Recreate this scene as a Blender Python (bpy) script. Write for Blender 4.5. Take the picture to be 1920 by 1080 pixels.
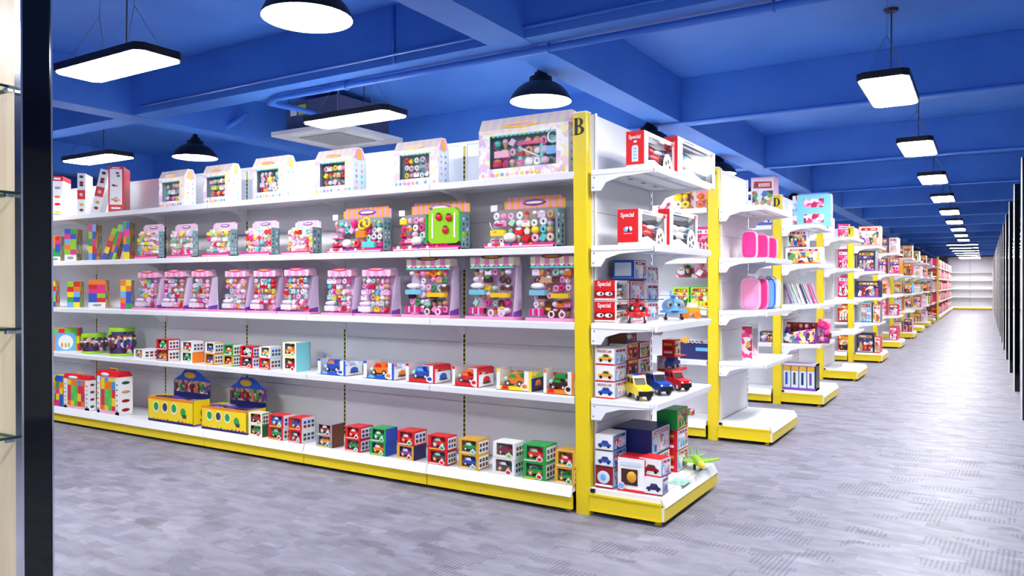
import bpy, math, random
from mathutils import Vector
PI = math.pi
for o in list(bpy.data.objects): bpy.data.objects.remove(o, do_unlink=True)
SC = bpy.context.scene
COL = SC.collection

# ------------------------------------------------------------------ camera
FPX, HZ, YAW, CH = 1437.0, 533.5, math.radians(31.72), 1.3
SN, CS = math.sin(YAW), math.cos(YAW)
cam_d = bpy.data.cameras.new('camera'); cam = bpy.data.objects.new('camera', cam_d); COL.objects.link(cam)
cam_d.sensor_width = 36.0; cam_d.lens = FPX / 1920 * 36
cam_d.shift_y = -(540 - HZ) / 1920
cam.location = (0, 0, CH); cam.rotation_euler = (PI / 2, 0, YAW)
cam_d.clip_end = 200
SC.camera = cam

# ------------------------------------------------------------------ world, exposure
w = bpy.data.worlds.new('world'); SC.world = w; w.use_nodes = True
w.node_tree.nodes['Background'].inputs[0].default_value = (0.8, 0.85, 1, 1)
w.node_tree.nodes['Background'].inputs[1].default_value = 0.6
SC.view_settings.view_transform = 'Standard'; SC.view_settings.look = 'None'
SC.view_settings.gamma = 1; SC.view_settings.use_curve_mapping = False
SC.view_settings.exposure = 0.9
PANEL_E, PEND_E = 44.0, 30.0

# pixel column -> point on the plane y=Y  (used to read widths and heights off the photograph)
def px_x(u, Y):
    r = (u - 960) / FPX
    return Y * (r * CS - SN) / (r * SN + CS)
def px_z(u, v, Y):
    r = (u - 960) / FPX
    return CH + Y / (r * SN + CS) * (HZ - v) / FPX
def px_y(u, X):
    r = (u - 960) / FPX
    return X * (r * SN + CS) / (r * CS - SN)
def px_zx(u, v, X):
    return px_z(u, v, px_y(u, X))

# ------------------------------------------------------------------ materials
MATS = {}
def srgb(c):
    return tuple((x / 255 / 12.92) if x / 255 <= 0.04045 else ((x / 255 + 0.055) / 1.055) ** 2.4 for x in c) + (1,)
def mat(key, c, rough=0.5, metal=0.0, emit=0, spec=0.5):
    m = bpy.data.materials.new(key); m.use_nodes = True
    b = m.node_tree.nodes['Principled BSDF']
    b.inputs['Base Color'].default_value = srgb(c)
    b.inputs['Roughness'].default_value = rough; b.inputs['Metallic'].default_value = metal
    b.inputs['Specular IOR Level'].default_value = spec
    if emit:
        b.inputs['Emission Color'].default_value = (1, .985, .96, 1); b.inputs['Emission Strength'].default_value = emit
    MATS[key] = m; return m
def noisy(key, c1, c2, scale, rough=0.5, stretch=(1, 1, 1), bump=0.0):
    m = mat(key, c1, rough); nt = m.node_tree; b = nt.nodes['Principled BSDF']
    tc = nt.nodes.new('ShaderNodeTexCoord'); mp = nt.nodes.new('ShaderNodeMapping'); mp.inputs['Scale'].default_value = stretch
    n = nt.nodes.new('ShaderNodeTexNoise'); n.inputs['Scale'].default_value = scale; n.inputs['Detail'].default_value = 5
    r = nt.nodes.new('ShaderNodeValToRGB'); r.color_ramp.elements[0].color = srgb(c1); r.color_ramp.elements[1].color = srgb(c2)
    r.color_ramp.elements[0].position = .35; r.color_ramp.elements[1].position = .65
    nt.links.new(tc.outputs['Object'], mp.inputs[0]); nt.links.new(mp.outputs[0], n.inputs[0])
    nt.links.new(n.outputs[0], r.inputs[0]); nt.links.new(r.outputs[0], b.inputs['Base Color'])
    if bump:
        bp = nt.nodes.new('ShaderNodeBump'); bp.inputs['Strength'].default_value = bump; bp.inputs['Distance'].default_value = .01
        nt.links.new(n.outputs[0], bp.inputs['Height']); nt.links.new(bp.outputs[0], b.inputs['Normal'])
    return m
def printed(key, cols, scale=45, rough=0.35, stretch=(1, 1, 1)):
    """printed card: small irregular patches in a set of inks"""
    m = mat(key, cols[0], rough); nt = m.node_tree; b = nt.nodes['Principled BSDF']
    tc = nt.nodes.new('ShaderNodeTexCoord'); mp = nt.nodes.new('ShaderNodeMapping'); mp.inputs['Scale'].default_value = stretch
    ns = nt.nodes.new('ShaderNodeTexNoise'); ns.inputs['Scale'].default_value = scale * .8; ns.inputs['Detail'].default_value = 1
    mx = nt.nodes.new('ShaderNodeMixRGB'); mx.blend_type = 'ADD'; mx.inputs[0].default_value = .06
    vo = nt.nodes.new('ShaderNodeTexVoronoi'); vo.inputs['Scale'].default_value = scale
    sp = nt.nodes.new('ShaderNodeSeparateColor')
    r = nt.nodes.new('ShaderNodeValToRGB'); r.color_ramp.interpolation = 'CONSTANT'
    el = r.color_ramp.elements
    while len(el) < len(cols): el.new(0.5)
    for i, c in enumerate(cols):
        el[i].position = i / len(cols); el[i].color = srgb(c)
    nt.links.new(tc.outputs['Object'], mp.inputs[0]); nt.links.new(mp.outputs[0], ns.inputs[0])
    nt.links.new(mp.outputs[0], mx.inputs[1]); nt.links.new(ns.outputs['Color'], mx.inputs[2])
    nt.links.new(mx.outputs[0], vo.inputs['Vector']); nt.links.new(vo.outputs['Color'], sp.inputs[0])
    nt.links.new(sp.outputs[0], r.inputs[0]); nt.links.new(r.outputs[0], b.inputs['Base Color'])
    return m
def film(key, tint=(255, 255, 255), gloss=.10):
    m = bpy.data.materials.new(key); m.use_nodes = True; nt = m.node_tree
    nt.nodes.clear(); out = nt.nodes.new('ShaderNodeOutputMaterial')
    t = nt.nodes.new('ShaderNodeBsdfTransparent'); t.inputs[0].default_value = srgb(tint)
    g = nt.nodes.new('ShaderNodeBsdfGlossy'); g.inputs['Roughness'].default_value = .12
    f = nt.nodes.new('ShaderNodeLayerWeight'); f.inputs[0].default_value = .35
    pw = nt.nodes.new('ShaderNodeMath'); pw.operation = 'POWER'; pw.inputs[1].default_value = 4.5; nt.links.new(f.outputs['Facing'], pw.inputs[0])
    a = nt.nodes.new('ShaderNodeMath'); a.operation = 'MULTIPLY_ADD'; a.inputs[1].default_value = .45; a.inputs[2].default_value = gloss * .3
    mx = nt.nodes.new('ShaderNodeMixShader')
    nt.links.new(pw.outputs[0], a.inputs[0]); nt.links.new(a.outputs[0], mx.inputs[0])
    nt.links.new(t.outputs[0], mx.inputs[1]); nt.links.new(g.outputs[0], mx.inputs[2]); nt.links.new(mx.outputs[0], out.inputs[0])
    MATS[key] = m; return m

mat('white_metal', (243, 244, 248), .32); mat('panel_white', (232, 233, 240), .3)
mat('yellow_metal', (238, 212, 24), .38); mat('dark_slot', (40, 40, 36), .6)
mat('slot_yellow', (196, 188, 70), .5); mat('black_gloss', (7, 9, 13), .05); mat('chrome', (215, 220, 226), .15, 1)
mat('black_metal', (22, 20, 20), .4); mat('shade_inside', (250, 250, 250), .5)
mat('lamp_panel', (255, 255, 255), .5, 0, PANEL_E); mat('lamp_bulb', (255, 255, 255), .5, 0, PEND_E)
mat('steel_cord', (150, 160, 180), .4, .6); mat('ac_white', (228, 228, 228), .4); mat('ac_grey', (74, 82, 112), .5)
mat('ac_sticker', (205, 212, 40), .5)
mat('letter_black', (16, 16, 18), .5)
noisy('ceiling_blue', (74, 136, 226), (62, 122, 216), 1.2, .6)
mat('pipe_blue', (60, 124, 226), .45)
noisy('wall_pale', (214, 218, 226), (206, 210, 220), 1.5, .6)
noisy('wood', (226, 205, 178), (208, 184, 156), 3, .4, (5, 5, .5))
# solid inks and plastics
for k, c in dict(white=(246, 246, 248), blush=(252, 224, 234), cream=(250, 240, 214), pink=(244, 150, 196), hot=(236, 42, 138), rose=(250, 190, 214), lilac=(222, 204, 232),
        purple=(124, 66, 176), teal=(92, 205, 200), mint=(170, 226, 204), red=(222, 26, 34), dkred=(150, 18, 30), orange=(244, 132, 32), yellow=(250, 222, 30),
        gold=(226, 172, 50), lime=(150, 212, 30), green=(38, 164, 74), dkgreen=(34, 92, 56), sky=(110, 182, 240), blue=(34, 84, 200), navy=(28, 34, 100), brown=(110, 62, 38),
        choc=(74, 36, 26), tan=(214, 168, 116), grey=(150, 154, 164), dkgrey=(64, 66, 76), black=(20, 20, 24), aqua=(132, 214, 226), sea=(130, 172, 178), pale=(214, 230, 244)).items():
    mat(k, c, .33)
P = dict
printed('print_pink', [(250, 240, 246), (246, 168, 206), (255, 255, 255), (236, 92, 160), (250, 214, 120), (252, 226, 238), (150, 214, 214)], 60)
printed('print_pastel', [(255, 252, 246), (250, 214, 228), (255, 236, 170), (255, 255, 255), (248, 170, 190), (255, 250, 240), (180, 226, 232), (255, 255, 255)], 30)
printed('print_red', [(206, 30, 38), (240, 240, 240), (150, 20, 30), (244, 180, 60), (228, 40, 44), (60, 30, 34)], 22)
printed('print_blue', [(170, 206, 244), (60, 110, 200), (240, 246, 252), (120, 176, 236), (220, 80, 80), (225, 236, 248)], 20)
printed('print_ice', [(232, 240, 248), (190, 214, 240), (246, 250, 253), (150, 186, 226), (225, 232, 240), (214, 120, 120)], 16)
printed('print_dark', [(30, 26, 46), (80, 50, 110), (20, 20, 30), (190, 60, 70), (60, 70, 120), (214, 214, 224), (44, 34, 50)], 22)
printed('print_hero', [(44, 90, 170), (190, 40, 44), (50, 150, 70), (236, 196, 160), (40, 30, 60), (220, 150, 60), (110, 60, 150), (240, 240, 240)], 45)
printed('print_green', [(70, 170, 80), (240, 240, 230), (30, 110, 50), (214, 50, 40), (170, 214, 90), (250, 220, 90)], 26)
printed('print_purple', [(200, 60, 180), (120, 50, 150), (240, 120, 200), (250, 220, 120), (90, 40, 110), (236, 236, 246), (60, 150, 170)], 24)
printed('print_candy', [(240, 60, 130), (250, 160, 200), (255, 255, 255), (200, 20, 90), (250, 220, 230), (130, 40, 60)], 20)
printed('print_food', [(250, 210, 160), (200, 110, 50), (250, 246, 240), (220, 60, 70), (250, 220, 70), (130, 70, 40), (150, 200, 90)], 26)
printed('print_gift', [(250, 244, 246), (252, 214, 226), (255, 244, 190), (255, 255, 255), (230, 196, 236)], 26)
printed('print_mixed', [(214, 60, 60), (240, 240, 240), (60, 110, 190), (250, 200, 70), (240, 240, 245), (90, 160, 90), (60, 50, 60)], 20)
film('clear_film'); film('bag_film', (246, 240, 250), .14); film('glass_green', (250, 254, 252), .2); mat('glass_edge', (20, 60, 48), .15); film('lilac_film', (236, 216, 242), .1)

def checker_blocks(key, sc):
    m = mat(key, (255, 255, 255), .3); nt = m.node_tree; b = nt.nodes['Principled BSDF']
    tc = nt.nodes.new('ShaderNodeTexCoord'); vm = nt.nodes.new('ShaderNodeVectorMath'); vm.operation = 'MULTIPLY'; vm.inputs[1].default_value = sc
    fl = nt.nodes.new('ShaderNodeVectorMath'); fl.operation = 'FLOOR'; wn = nt.nodes.new('ShaderNodeTexWhiteNoise')
    r = nt.nodes.new('ShaderNodeValToRGB'); r.color_ramp.interpolation = 'CONSTANT'
    cols = [(230, 40, 50), (250, 216, 30), (60, 150, 230), (90, 200, 70), (244, 128, 40), (250, 216, 30), (222, 40, 90), (110, 210, 90)]
    el = r.color_ramp.elements
    while len(el) < len(cols): el.new(.5)
    for i, c in enumerate(cols): el[i].position = i / len(cols); el[i].color = srgb(c)
    nt.links.new(tc.outputs['Object'], vm.inputs[0]); nt.links.new(vm.outputs[0], fl.inputs[0]); nt.links.new(fl.outputs[0], wn.inputs[0])
    nt.links.new(wn.outputs[0], r.inputs[0]); nt.links.new(r.outputs[0], b.inputs['Base Color'])
checker_blocks('print_blocks', (18, 18, 14)); checker_blocks('print_bricks', (30, 30, 26))

def carpet():
    m = mat('carpet', (150, 148, 165), .5, spec=.38); nt = m.node_tree; b = nt.nodes['Principled BSDF']; L = nt.links
    tc = nt.nodes.new('ShaderNodeTexCoord')
    def N(t, **k):
        n = nt.nodes.new(t)
        for a, v in k.items(): setattr(n, a, v)
        return n
    # broken dashes of darker yarn, laid in staggered blocks
    mp = N('ShaderNodeMapping'); mp.inputs['Scale'].default_value = (7.0, 15, 1)
    vo = N('ShaderNodeTexVoronoi', distance='CHEBYCHEV'); vo.inputs['Scale'].default_value = 1; vo.inputs['Randomness'].default_value = .9
    sp = N('ShaderNodeSeparateColor')
    nz = N('ShaderNodeTexNoise'); nz.inputs['Scale'].default_value = 9; wm = N('ShaderNodeMixRGB', blend_type='ADD'); wm.inputs[0].default_value = .03
    L.new(tc.outputs['Object'], nz.inputs[0]); L.new(tc.outputs['Object'], wm.inputs[1]); L.new(nz.outputs['Color'], wm.inputs[2])
    L.new(wm.outputs[0], mp.inputs[0]); L.new(mp.outputs[0], vo.inputs['Vector']); L.new(vo.outputs['Color'], sp.inputs[0])
    r1 = N('ShaderNodeValToRGB'); e = r1.color_ramp.elements; e[0].position = .0; e[0].color = srgb((138, 136, 153)); e[1].position = 1; e[1].color = srgb((156, 154, 171))
    e2 = r1.color_ramp.elements.new(.74); e2.color = srgb((148, 146, 164)); e3 = r1.color_ramp.elements.new(.84); e3.color = srgb((122, 120, 133))
    L.new(sp.outputs[0], r1.inputs[0])
    # fine slanted pile lines in some blocks
    mp2 = N('ShaderNodeMapping'); mp2.inputs['Rotation'].default_value = (0, 0, .06); mp2.inputs['Scale'].default_value = (1, 1, 1)
    wv = N('ShaderNodeTexWave', wave_type='BANDS', bands_direction='X'); wv.inputs['Scale'].default_value = 14; wv.inputs['Distortion'].default_value = .2
    L.new(tc.outputs['Object'], mp2.inputs[0]); L.new(mp2.outputs[0], wv.inputs[0])
    msk = N('ShaderNodeMath', operation='GREATER_THAN'); msk.inputs[1].default_value = .72; 
    mpb = N('ShaderNodeMapping'); mpb.inputs['Scale'].default_value = (5.5, 8.5, 1); vb = N('ShaderNodeTexVoronoi', distance='CHEBYCHEV'); vb.inputs['Scale'].default_value = 1; vb.inputs['Randomness'].default_value = .7
    spb = N('ShaderNodeSeparateColor'); L.new(tc.outputs['Object'], mpb.inputs[0]); L.new(mpb.outputs[0], vb.inputs['Vector']); L.new(vb.outputs['Color'], spb.inputs[0]); L.new(spb.outputs[1], msk.inputs[0])
    mul = N('ShaderNodeMath', operation='MULTIPLY'); L.new(msk.outputs[0], mul.inputs[0]); L.new(wv.outputs[0], mul.inputs[1])
    mul2 = N('ShaderNodeMath', operation='MULTIPLY'); mul2.inputs[1].default_value = .48; L.new(mul.outputs[0], mul2.inputs[0])
    mx = N('ShaderNodeMixRGB'); mx.inputs[2].default_value = srgb((70, 68, 90)); L.new(mul2.outputs[0], mx.inputs[0]); L.new(r1.outputs[0], mx.inputs[1])
    no = N('ShaderNodeTexNoise'); no.inputs['Scale'].default_value = 6; no.inputs['Detail'].default_value = 4
    r2 = N('ShaderNodeValToRGB'); r2.color_ramp.elements[0].position = .35; r2.color_ramp.elements[0].color = (.8, .8, .8, 1); r2.color_ramp.elements[1].position = .6; r2.color_ramp.elements[1].color = (1, 1, 1, 1)
    mp3 = N('ShaderNodeMapping'); mp3.inputs['Scale'].default_value = (1, 2.6, 1)
    L.new(tc.outputs['Object'], mp3.inputs[0]); L.new(mp3.outputs[0], no.inputs[0]); L.new(no.outputs[0], r2.inputs[0])
    m2 = N('ShaderNodeMixRGB', blend_type='MULTIPLY'); m2.inputs[0].default_value = 1; L.new(mx.outputs[0], m2.inputs[1]); L.new(r2.outputs[0], m2.inputs[2])
    L.new(m2.outputs[0], b.inputs['Base Color'])
carpet()

# ------------------------------------------------------------------ mesh builder
class MB:
    def __init__(s): s.v = []; s.f = []; s.m = []; s.sm = []
    def add(s, vs, fs, m, smooth=False):
        o = len(s.v); s.v += [tuple(p) for p in vs]
        for f in fs: s.f.append(tuple(i + o for i in f)); s.m.append(m); s.sm.append(smooth)
        return s
    def box(s, x0, x1, y0, y1, z0, z1, m, bv=0):
        if bv:
            b = min(bv, (x1 - x0) / 3, (y1 - y0) / 3)
            pts = [(x0 + b, y0), (x1 - b, y0), (x1, y0 + b), (x1, y1 - b), (x1 - b, y1), (x0 + b, y1), (x0, y1 - b), (x0, y0 + b)]
            return s.prismz(pts, z0, z1, m)
        vs = [(x0, y0, z0), (x1, y0, z0), (x1, y1, z0), (x0, y1, z0), (x0, y0, z1), (x1, y0, z1), (x1, y1, z1), (x0, y1, z1)]
        return s.add(vs, [(0, 3, 2, 1), (4, 5, 6, 7), (0, 1, 5, 4), (1, 2, 6, 5), (2, 3, 7, 6), (3, 0, 4, 7)], m)
    def prismz(s, pts, z0, z1, m):
        n = len(pts); vs = [(x, y, z0) for x, y in pts] + [(x, y, z1) for x, y in pts]
        return s.add(vs, [tuple(range(n))[::-1], tuple(range(n, 2 * n))] + [(i, (i + 1) % n, (i + 1) % n + n, i + n) for i in range(n)], m)
    def prismy(s, pts, y0, y1, m, smooth=False):      # outline in x,z, thickness in y
        n = len(pts); vs = [(x, y0, z) for x, z in pts] + [(x, y1, z) for x, z in pts]
        return s.add(vs, [tuple(range(n)), tuple(range(n, 2 * n))[::-1]], m).add(vs, [(i, i + n, (i + 1) % n + n, (i + 1) % n) for i in range(n)], m, smooth)
    def prismx(s, pts, x0, x1, m, smooth=False):      # outline in y,z, thickness in x
        n = len(pts); vs = [(x0, y, z) for y, z in pts] + [(x1, y, z) for y, z in pts]
        return s.add(vs, [tuple(range(n))[::-1], tuple(range(n, 2 * n))], m).add(vs, [(i, (i + 1) % n, (i + 1) % n + n, i + n) for i in range(n)], m, smooth)
    def fr(s, x0, x1, z0, z1, m, y=-.0012):           # printed patch on the front face
        return s.add([(x0, y, z0), (x1, y, z0), (x1, y, z1), (x0, y, z1)], [(0, 1, 2, 3)], m)
    def frp(s, pts, m, y=-.0012):
        return s.add([(x, y, z) for x, z in pts], [tuple(range(len(pts)))], m)
    def rs(s, x, y0, y1, z0, z1, m):                  # printed patch on the right (+x) side
        return s.add([(x + .0012, y0, z0), (x + .0012, y1, z0), (x + .0012, y1, z1), (x + .0012, y0, z1)], [(0, 1, 2, 3)], m)
    def ls(s, x, y0, y1, z0, z1, m):
        return s.add([(x - .0012, y1, z0), (x - .0012, y0, z0), (x - .0012, y0, z1), (x - .0012, y1, z1)], [(0, 1, 2, 3)], m)
    def lathe(s, c, prof, m, n=14, ax='z', smooth=True):
        k = len(prof); vs = []
        for r, h in prof:
            for i in range(n):
                a = 2 * PI * i / n; p = (r * math.cos(a), r * math.sin(a), h)
                if ax == 'y': p = (p[0], p[2], p[1])
                if ax == 'x': p = (p[2], p[0], p[1])
                vs.append((c[0] + p[0], c[1] + p[1], c[2] + p[2]))
        fs = [(j * n + i, j * n + (i + 1) % n, (j + 1) * n + (i + 1) % n, (j + 1) * n + i) for j in range(k - 1) for i in range(n)]
        s.add(vs, fs, m, smooth)
        s.add(vs[:n], [tuple(range(n))[::-1]], m); s.add(vs[-n:], [tuple(range(n))], m)
        return s
    def cyl(s, c, r, h, m, n=12, ax='z', r2=None):
        return s.lathe(c, [(r, 0), (r if r2 is None else r2, h)], m, n, ax)
    def sph(s, c, r, m, n=8, k=6):
        if not isinstance(r, tuple): r = (r, r, r)
        vs = [(c[0], c[1], c[2] - r[2])]
        for j in range(1, k):
            t = PI * j / k
            for i in range(n):
                a = 2 * PI * i / n
                vs.append((c[0] + r[0] * math.sin(t) * math.cos(a), c[1] + r[1] * math.sin(t) * math.sin(a), c[2] - r[2] * math.cos(t)))
        vs.append((c[0], c[1], c[2] + r[2])); e = len(vs) - 1
        fs = [(0, 1 + (i + 1) % n, 1 + i) for i in range(n)]
        for j in range(k - 2):
            fs += [(1 + j * n + i, 1 + j * n + (i + 1) % n, 1 + (j + 1) * n + (i + 1) % n, 1 + (j + 1) * n + i) for i in range(n)]
        fs += [(e, 1 + (k - 2) * n + i, 1 + (k - 2) * n + (i + 1) % n) for i in range(n)]
        return s.add(vs, fs, m, True)
    def tor(s, c, R, r, m, n=12, k=6, ax='y'):
        vs = []
        for i in range(n):
            a = 2 * PI * i / n
            for j in range(k):
                b = 2 * PI * j / k; q = R + r * math.cos(b)
                p = (q * math.cos(a), r * math.sin(b), q * math.sin(a))
                if ax == 'z': p = (p[0], p[2], p[1])
                if ax == 'x': p = (p[1], p[0], p[2])
                vs.append((c[0] + p[0], c[1] + p[1], c[2] + p[2]))
        return s.add(vs, [(i * k + j, i * k + (j + 1) % k, ((i + 1) % n) * k + (j + 1) % k, ((i + 1) % n) * k + j) for i in range(n) for j in range(k)], m, True)
    def tube(s, pts, r, m, n=7):
        ps = [Vector(p) for p in pts]; vs = []
        for i, p in enumerate(ps):
            d = (ps[min(i + 1, len(ps) - 1)] - ps[max(i - 1, 0)]).normalized()
            a = d.cross(Vector((0, 0, 1)));
            if a.length < .05: a = d.cross(Vector((0, 1, 0)))
            a.normalize(); b = d.cross(a)
            for j in range(n):
                t = 2 * PI * j / n; q = p + r * (a * math.cos(t) + b * math.sin(t)); vs.append(tuple(q))
        fs = [(i * n + j, i * n + (j + 1) % n, (i + 1) * n + (j + 1) % n, (i + 1) * n + j) for i in range(len(ps) - 1) for j in range(n)]
        fs += [tuple(range(n))[::-1], tuple(range(len(vs) - n, len(vs)))]
        return s.add(vs, fs, m, True)
    def build(s, name, parent=None, loc=None, rot=None):
        me = bpy.data.meshes.new(name); me.from_pydata(s.v, [], s.f)
        keys = []
        for k in s.m:
            if k not in keys: keys.append(k)
        for k in keys: me.materials.append(MATS[k])
        me.polygons.foreach_set('material_index', [keys.index(k) for k in s.m])
        me.polygons.foreach_set('use_smooth', s.sm); me.update()
        o = bpy.data.objects.new(name, me); COL.objects.link(o)
        if parent: o.parent = parent
        if loc: o.location = loc
        if rot: o.rotation_euler = rot
        return o

def tag(o, label, cat, group=None, kind=None):
    if label: o['label'] = label
    if cat: o['category'] = cat
    if group: o['group'] = group
    if kind: o['kind'] = kind
    return o
def thing(name, label, cat, loc=(0, 0, 0), rz=0, group=None):
    o = bpy.data.objects.new(name, None); COL.objects.link(o); o.empty_display_size = .1
    o.location = loc; o.rotation_euler = (0, 0, rz)
    return tag(o, label, cat, group)
def struct(o): o['kind'] = 'structure'; return o
def copy_tree(o, parent=None):
    c = o.copy(); COL.objects.link(c)
    if parent: c.parent = parent
    for ch in list(o.children): copy_tree(ch, c)
    return c
def text_mesh(txt, size, m, parent, loc, rot, name='lettering', serif=0, sx=1):
    cu = bpy.data.curves.new('t', 'FONT'); cu.body = txt; cu.size = size; cu.extrude = .0006; cu.offset = size * .012
    cu.align_x = 'CENTER'; cu.align_y = 'CENTER'
    t = bpy.data.objects.new('t', cu); me = bpy.data.meshes.new_from_object(t)
    bpy.data.objects.remove(t)
    if serif:
        pass
    me.materials.clear(); me.materials.append(MATS[m])
    o = bpy.data.objects.new(name, me); COL.objects.link(o); o.parent = parent; o.location = loc; o.rotation_euler = rot; o.scale = (sx, 1, 1)
    return o

# ------------------------------------------------------------------ the room
ZB, ZS = 2.80, 3.20
X0, X1, Y0, Y1 = -15.0, 3.4, -4.5, 48.0
struct(MB().box(X0, X1, Y0, Y1, -.1, 0, 'carpet').build('floor'))
struct(MB().box(X0, X1, Y0, Y1, ZS, ZS + .1, 'ceiling_blue').build('ceiling'))
struct(MB().box(X0 - .1, X0, Y0, Y1, 0, ZS, 'wall_pale').build('wall_left'))
struct(MB().box(X1, X1 + .1, Y0, Y1, 0, ZS, 'wall_pale').build('wall_right'))
struct(MB().box(X0, X1, Y1, Y1 + .1, 0, ZS, 'wall_pale').build('wall_back'))
struct(MB().box(X0, X1, Y0 - .1, Y0, 0, ZS, 'wall_pale').build('wall_front'))
BY = [-2.0, 1.2, 4.12, 6.95, 10.1, 13.2] + [13.2 + 3.0 * i for i in range(1, 12)]
ti = 1
for y in BY:
    struct(MB().box(X0 + .02, X1 - .02, y - .11, y + .11, ZB, ZS - .002, 'ceiling_blue').build('trim_%d' % ti)); ti += 1
for x in (-2.52, -6.55, -10.6):
    struct(MB().box(x - .13, x + .13, Y0 + .02, Y1 - .02, ZB - .004, ZS - .002, 'ceiling_blue').build('trim_%d' % ti)); ti += 1

# pipes fixed under the ceiling
def pipe(label, pts, r, clamps=(), m='pipe_blue'):
    t = thing('ceiling_pipe', label, 'pipe', pts[0])
    o = Vector(pts[0])
    MB().tube([Vector(p) - o for p in pts], r, m, 8).build('pipe_run', t)
    for c in clamps:
        q = Vector(c) - o
        MB().tor(q, r + .006, .006, m, 12, 5, 'x').box(q.x - .006, q.x + .006, q.y - .005, q.y + .005, q.z + r, q.z + r + .07, m).build('pipe_clamp', t)
    return t
pipe('blue painted pipe running under the nearest cross beam, bent back towards the white ceiling vent',
     [(3.2, 4.16, 2.765), (-4.75, 4.16, 2.765), (-4.9, 4.22, 2.76), (-5.0, 4.6, 2.8), (-5.4, 5.3, 2.92)], .024,
     [(-2.3, 4.16, 2.765), (-.95, 4.16, 2.765), (-4.0, 4.16, 2.765), (.4, 4.16, 2.765)])
pipe('thin blue pipe on the front face of the nearest cross beam', [(3.2, 3.995, 2.86), (-6.3, 3.995, 2.86)], .012)
pipe('slim dark blue pipe along the second cross beam from the camera', [(3.2, 6.81, 2.785), (-6.3, 6.81, 2.785)], .014)
pipe('slim blue pipe along the third cross beam from the camera', [(3.2, 9.96, 2.785), (-2.4, 9.96, 2.785)], .014)
pipe('slim blue pipe along the fourth cross beam from the camera', [(3.2, 13.06, 2.785), (-2.4, 13.06, 2.785)], .014)
pipe('thin pipe on the ceiling slab between hanging lamp rosette and right wall', [(3.2, 5.3, 3.185), (-.52, 5.3, 3.185)], .010)
pipe('short blue drain pipe bending down beside the white ceiling vent', [(-6.25, 5.1, 3.0), (-6.45, 5.0, 2.86), (-6.5, 4.7, 2.83)], .03)
pipe('thin blue conduit crossing the ceiling slab beyond the nearest beam', [(-3.3, 4.4, 3.19), (-3.0, 6.8, 3.19)], .012)
pipe('thin vertical blue conduit dropping to the nearest cross beam', [(-3.42, 4.0, 3.19), (-3.42, 4.0, 2.8)], .010)

# ceiling cassette
t = thing('ceiling_air_conditioner', 'white square cassette air conditioner with grey body hanging below the blue ceiling', 'air conditioner', (-5.63, 5.73, 2.785))
m = MB().box(-.36, .36, -.36, .36, .03, .34, 'ac_grey')
m.build('unit_body', t)
MB().fr(-.30, -.21, .2, .3, 'white', -.362).fr(-.19, -.08, .2, .3, 'ac_sticker', -.362).build('rating_sticker', t)['label'] = 'white and yellow paper stickers'
m = MB(); m.prismz([(-.485, -.44), (-.44, -.485), (.44, -.485), (.485, -.44), (.485, .44), (.44, .485), (-.44, .485), (-.485, .44)], 0, .035, 'ac_white'); m.build('face_panel', t)
m = MB()
m.box(-.27, .27, -.27, .27, -.004, 0, 'black')
for i in range(19):
    a = -.26 + i * .0289
    m.box(a - .003, a + .003, -.27, .27, -.0055, -.004, 'ac_white'); m.box(-.27, .27, a - .003, a + .003, -.005, -.004, 'ac_white')
m.build('intake_grille', t)
for sx, sy in ((1, 0), (-1, 0), (0, 1), (0, -1)):
    a = MB()
    if sx: a.box(sx * .36 - .03, sx * .36 + .03, -.25, .25, -.006, 0, 'white')
    else: a.box(-.25, .25, sy * .36 - .03, sy * .36 + .03, -.006, 0, 'white')
    a.build('air_flap', t)
for sx in (-.4, .4): 
    for sy in (-.4, .4): MB().tube([(sx * .85, sy * .85, .3), (sx * .85, sy * .85, .41)], .006, 'steel_cord', 5).build('hanger_rod', t)

# smoke detector / rosettes
def rosette(x, y, z, label):
    t = thing('ceiling_rosette', label, 'ceiling rosette', (x, y, z))
    MB().lathe((0, 0, -.03), [(.03, 0), (.055, .01), (.06, .03)], 'black_metal', 14).build('cap', t)
rosette(-2.65, 6.2, ZS, 'small black round fitting on the blue ceiling left of the nearest bell pendant')

# lamps
def panel_lamp(x, y, z, along, label, grp, real=True):
    t = thing('panel_lamp', label, 'ceiling lamp', (x, y, z), 0 if along == 'x' else PI / 2, grp)
    L, W = .45, .152
    b = .04
    pts = [(-L + b, -W), (L - b, -W), (L, -W + b), (L, W - b), (L - b, W), (-L + b, W), (-L, W - b), (-L, -W + b)]
    m = MB(); m.prismz(pts, .004, .05, 'black_metal'); m.build('frame', t)
    q = [(a * .975, c * .93) for a, c in pts]
    m = MB(); m.prismz(q, -.002, .003, 'lamp_panel'); m.build('diffuser', t)
    for s in (-1, 1):
        m = MB(); m.tube([(s * .30, -W * .8, .05), (s * .18, 0, .34), (s * .17, 0, ZS - z)], .0022, 'steel_cord', 5)
        m.tube([(s * .30, W * .8, .05), (s * .18, 0, .34)], .0022, 'steel_cord', 5); m.build('suspension_wire', t)
    MB().lathe((.1, 0, ZS - z - .02), [(.04, 0), (.05, .018)], 'black_metal', 10).build('rosette', t)
    MB().tube([(.1, 0, .05), (.11, 0, ZS - z - .02)], .004, 'dkgrey', 5).build('power_cord', t)
ord_ = ['nearest', 'second', 'third', 'fourth', 'fifth', 'sixth', 'seventh', 'eighth', 'ninth', 'tenth', 'eleventh', 'twelfth', 'thirteenth', 'fourteenth', 'fifteenth', 'sixteenth']
G = 'rectangular panel lamps over the main aisle'
for i in range(9):
    panel_lamp(-.555, 5.77 + 2.55 * i, 2.6, 'y', 'black framed rectangular lamp over the main aisle, %s from the camera' % ord_[i], G)
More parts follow.
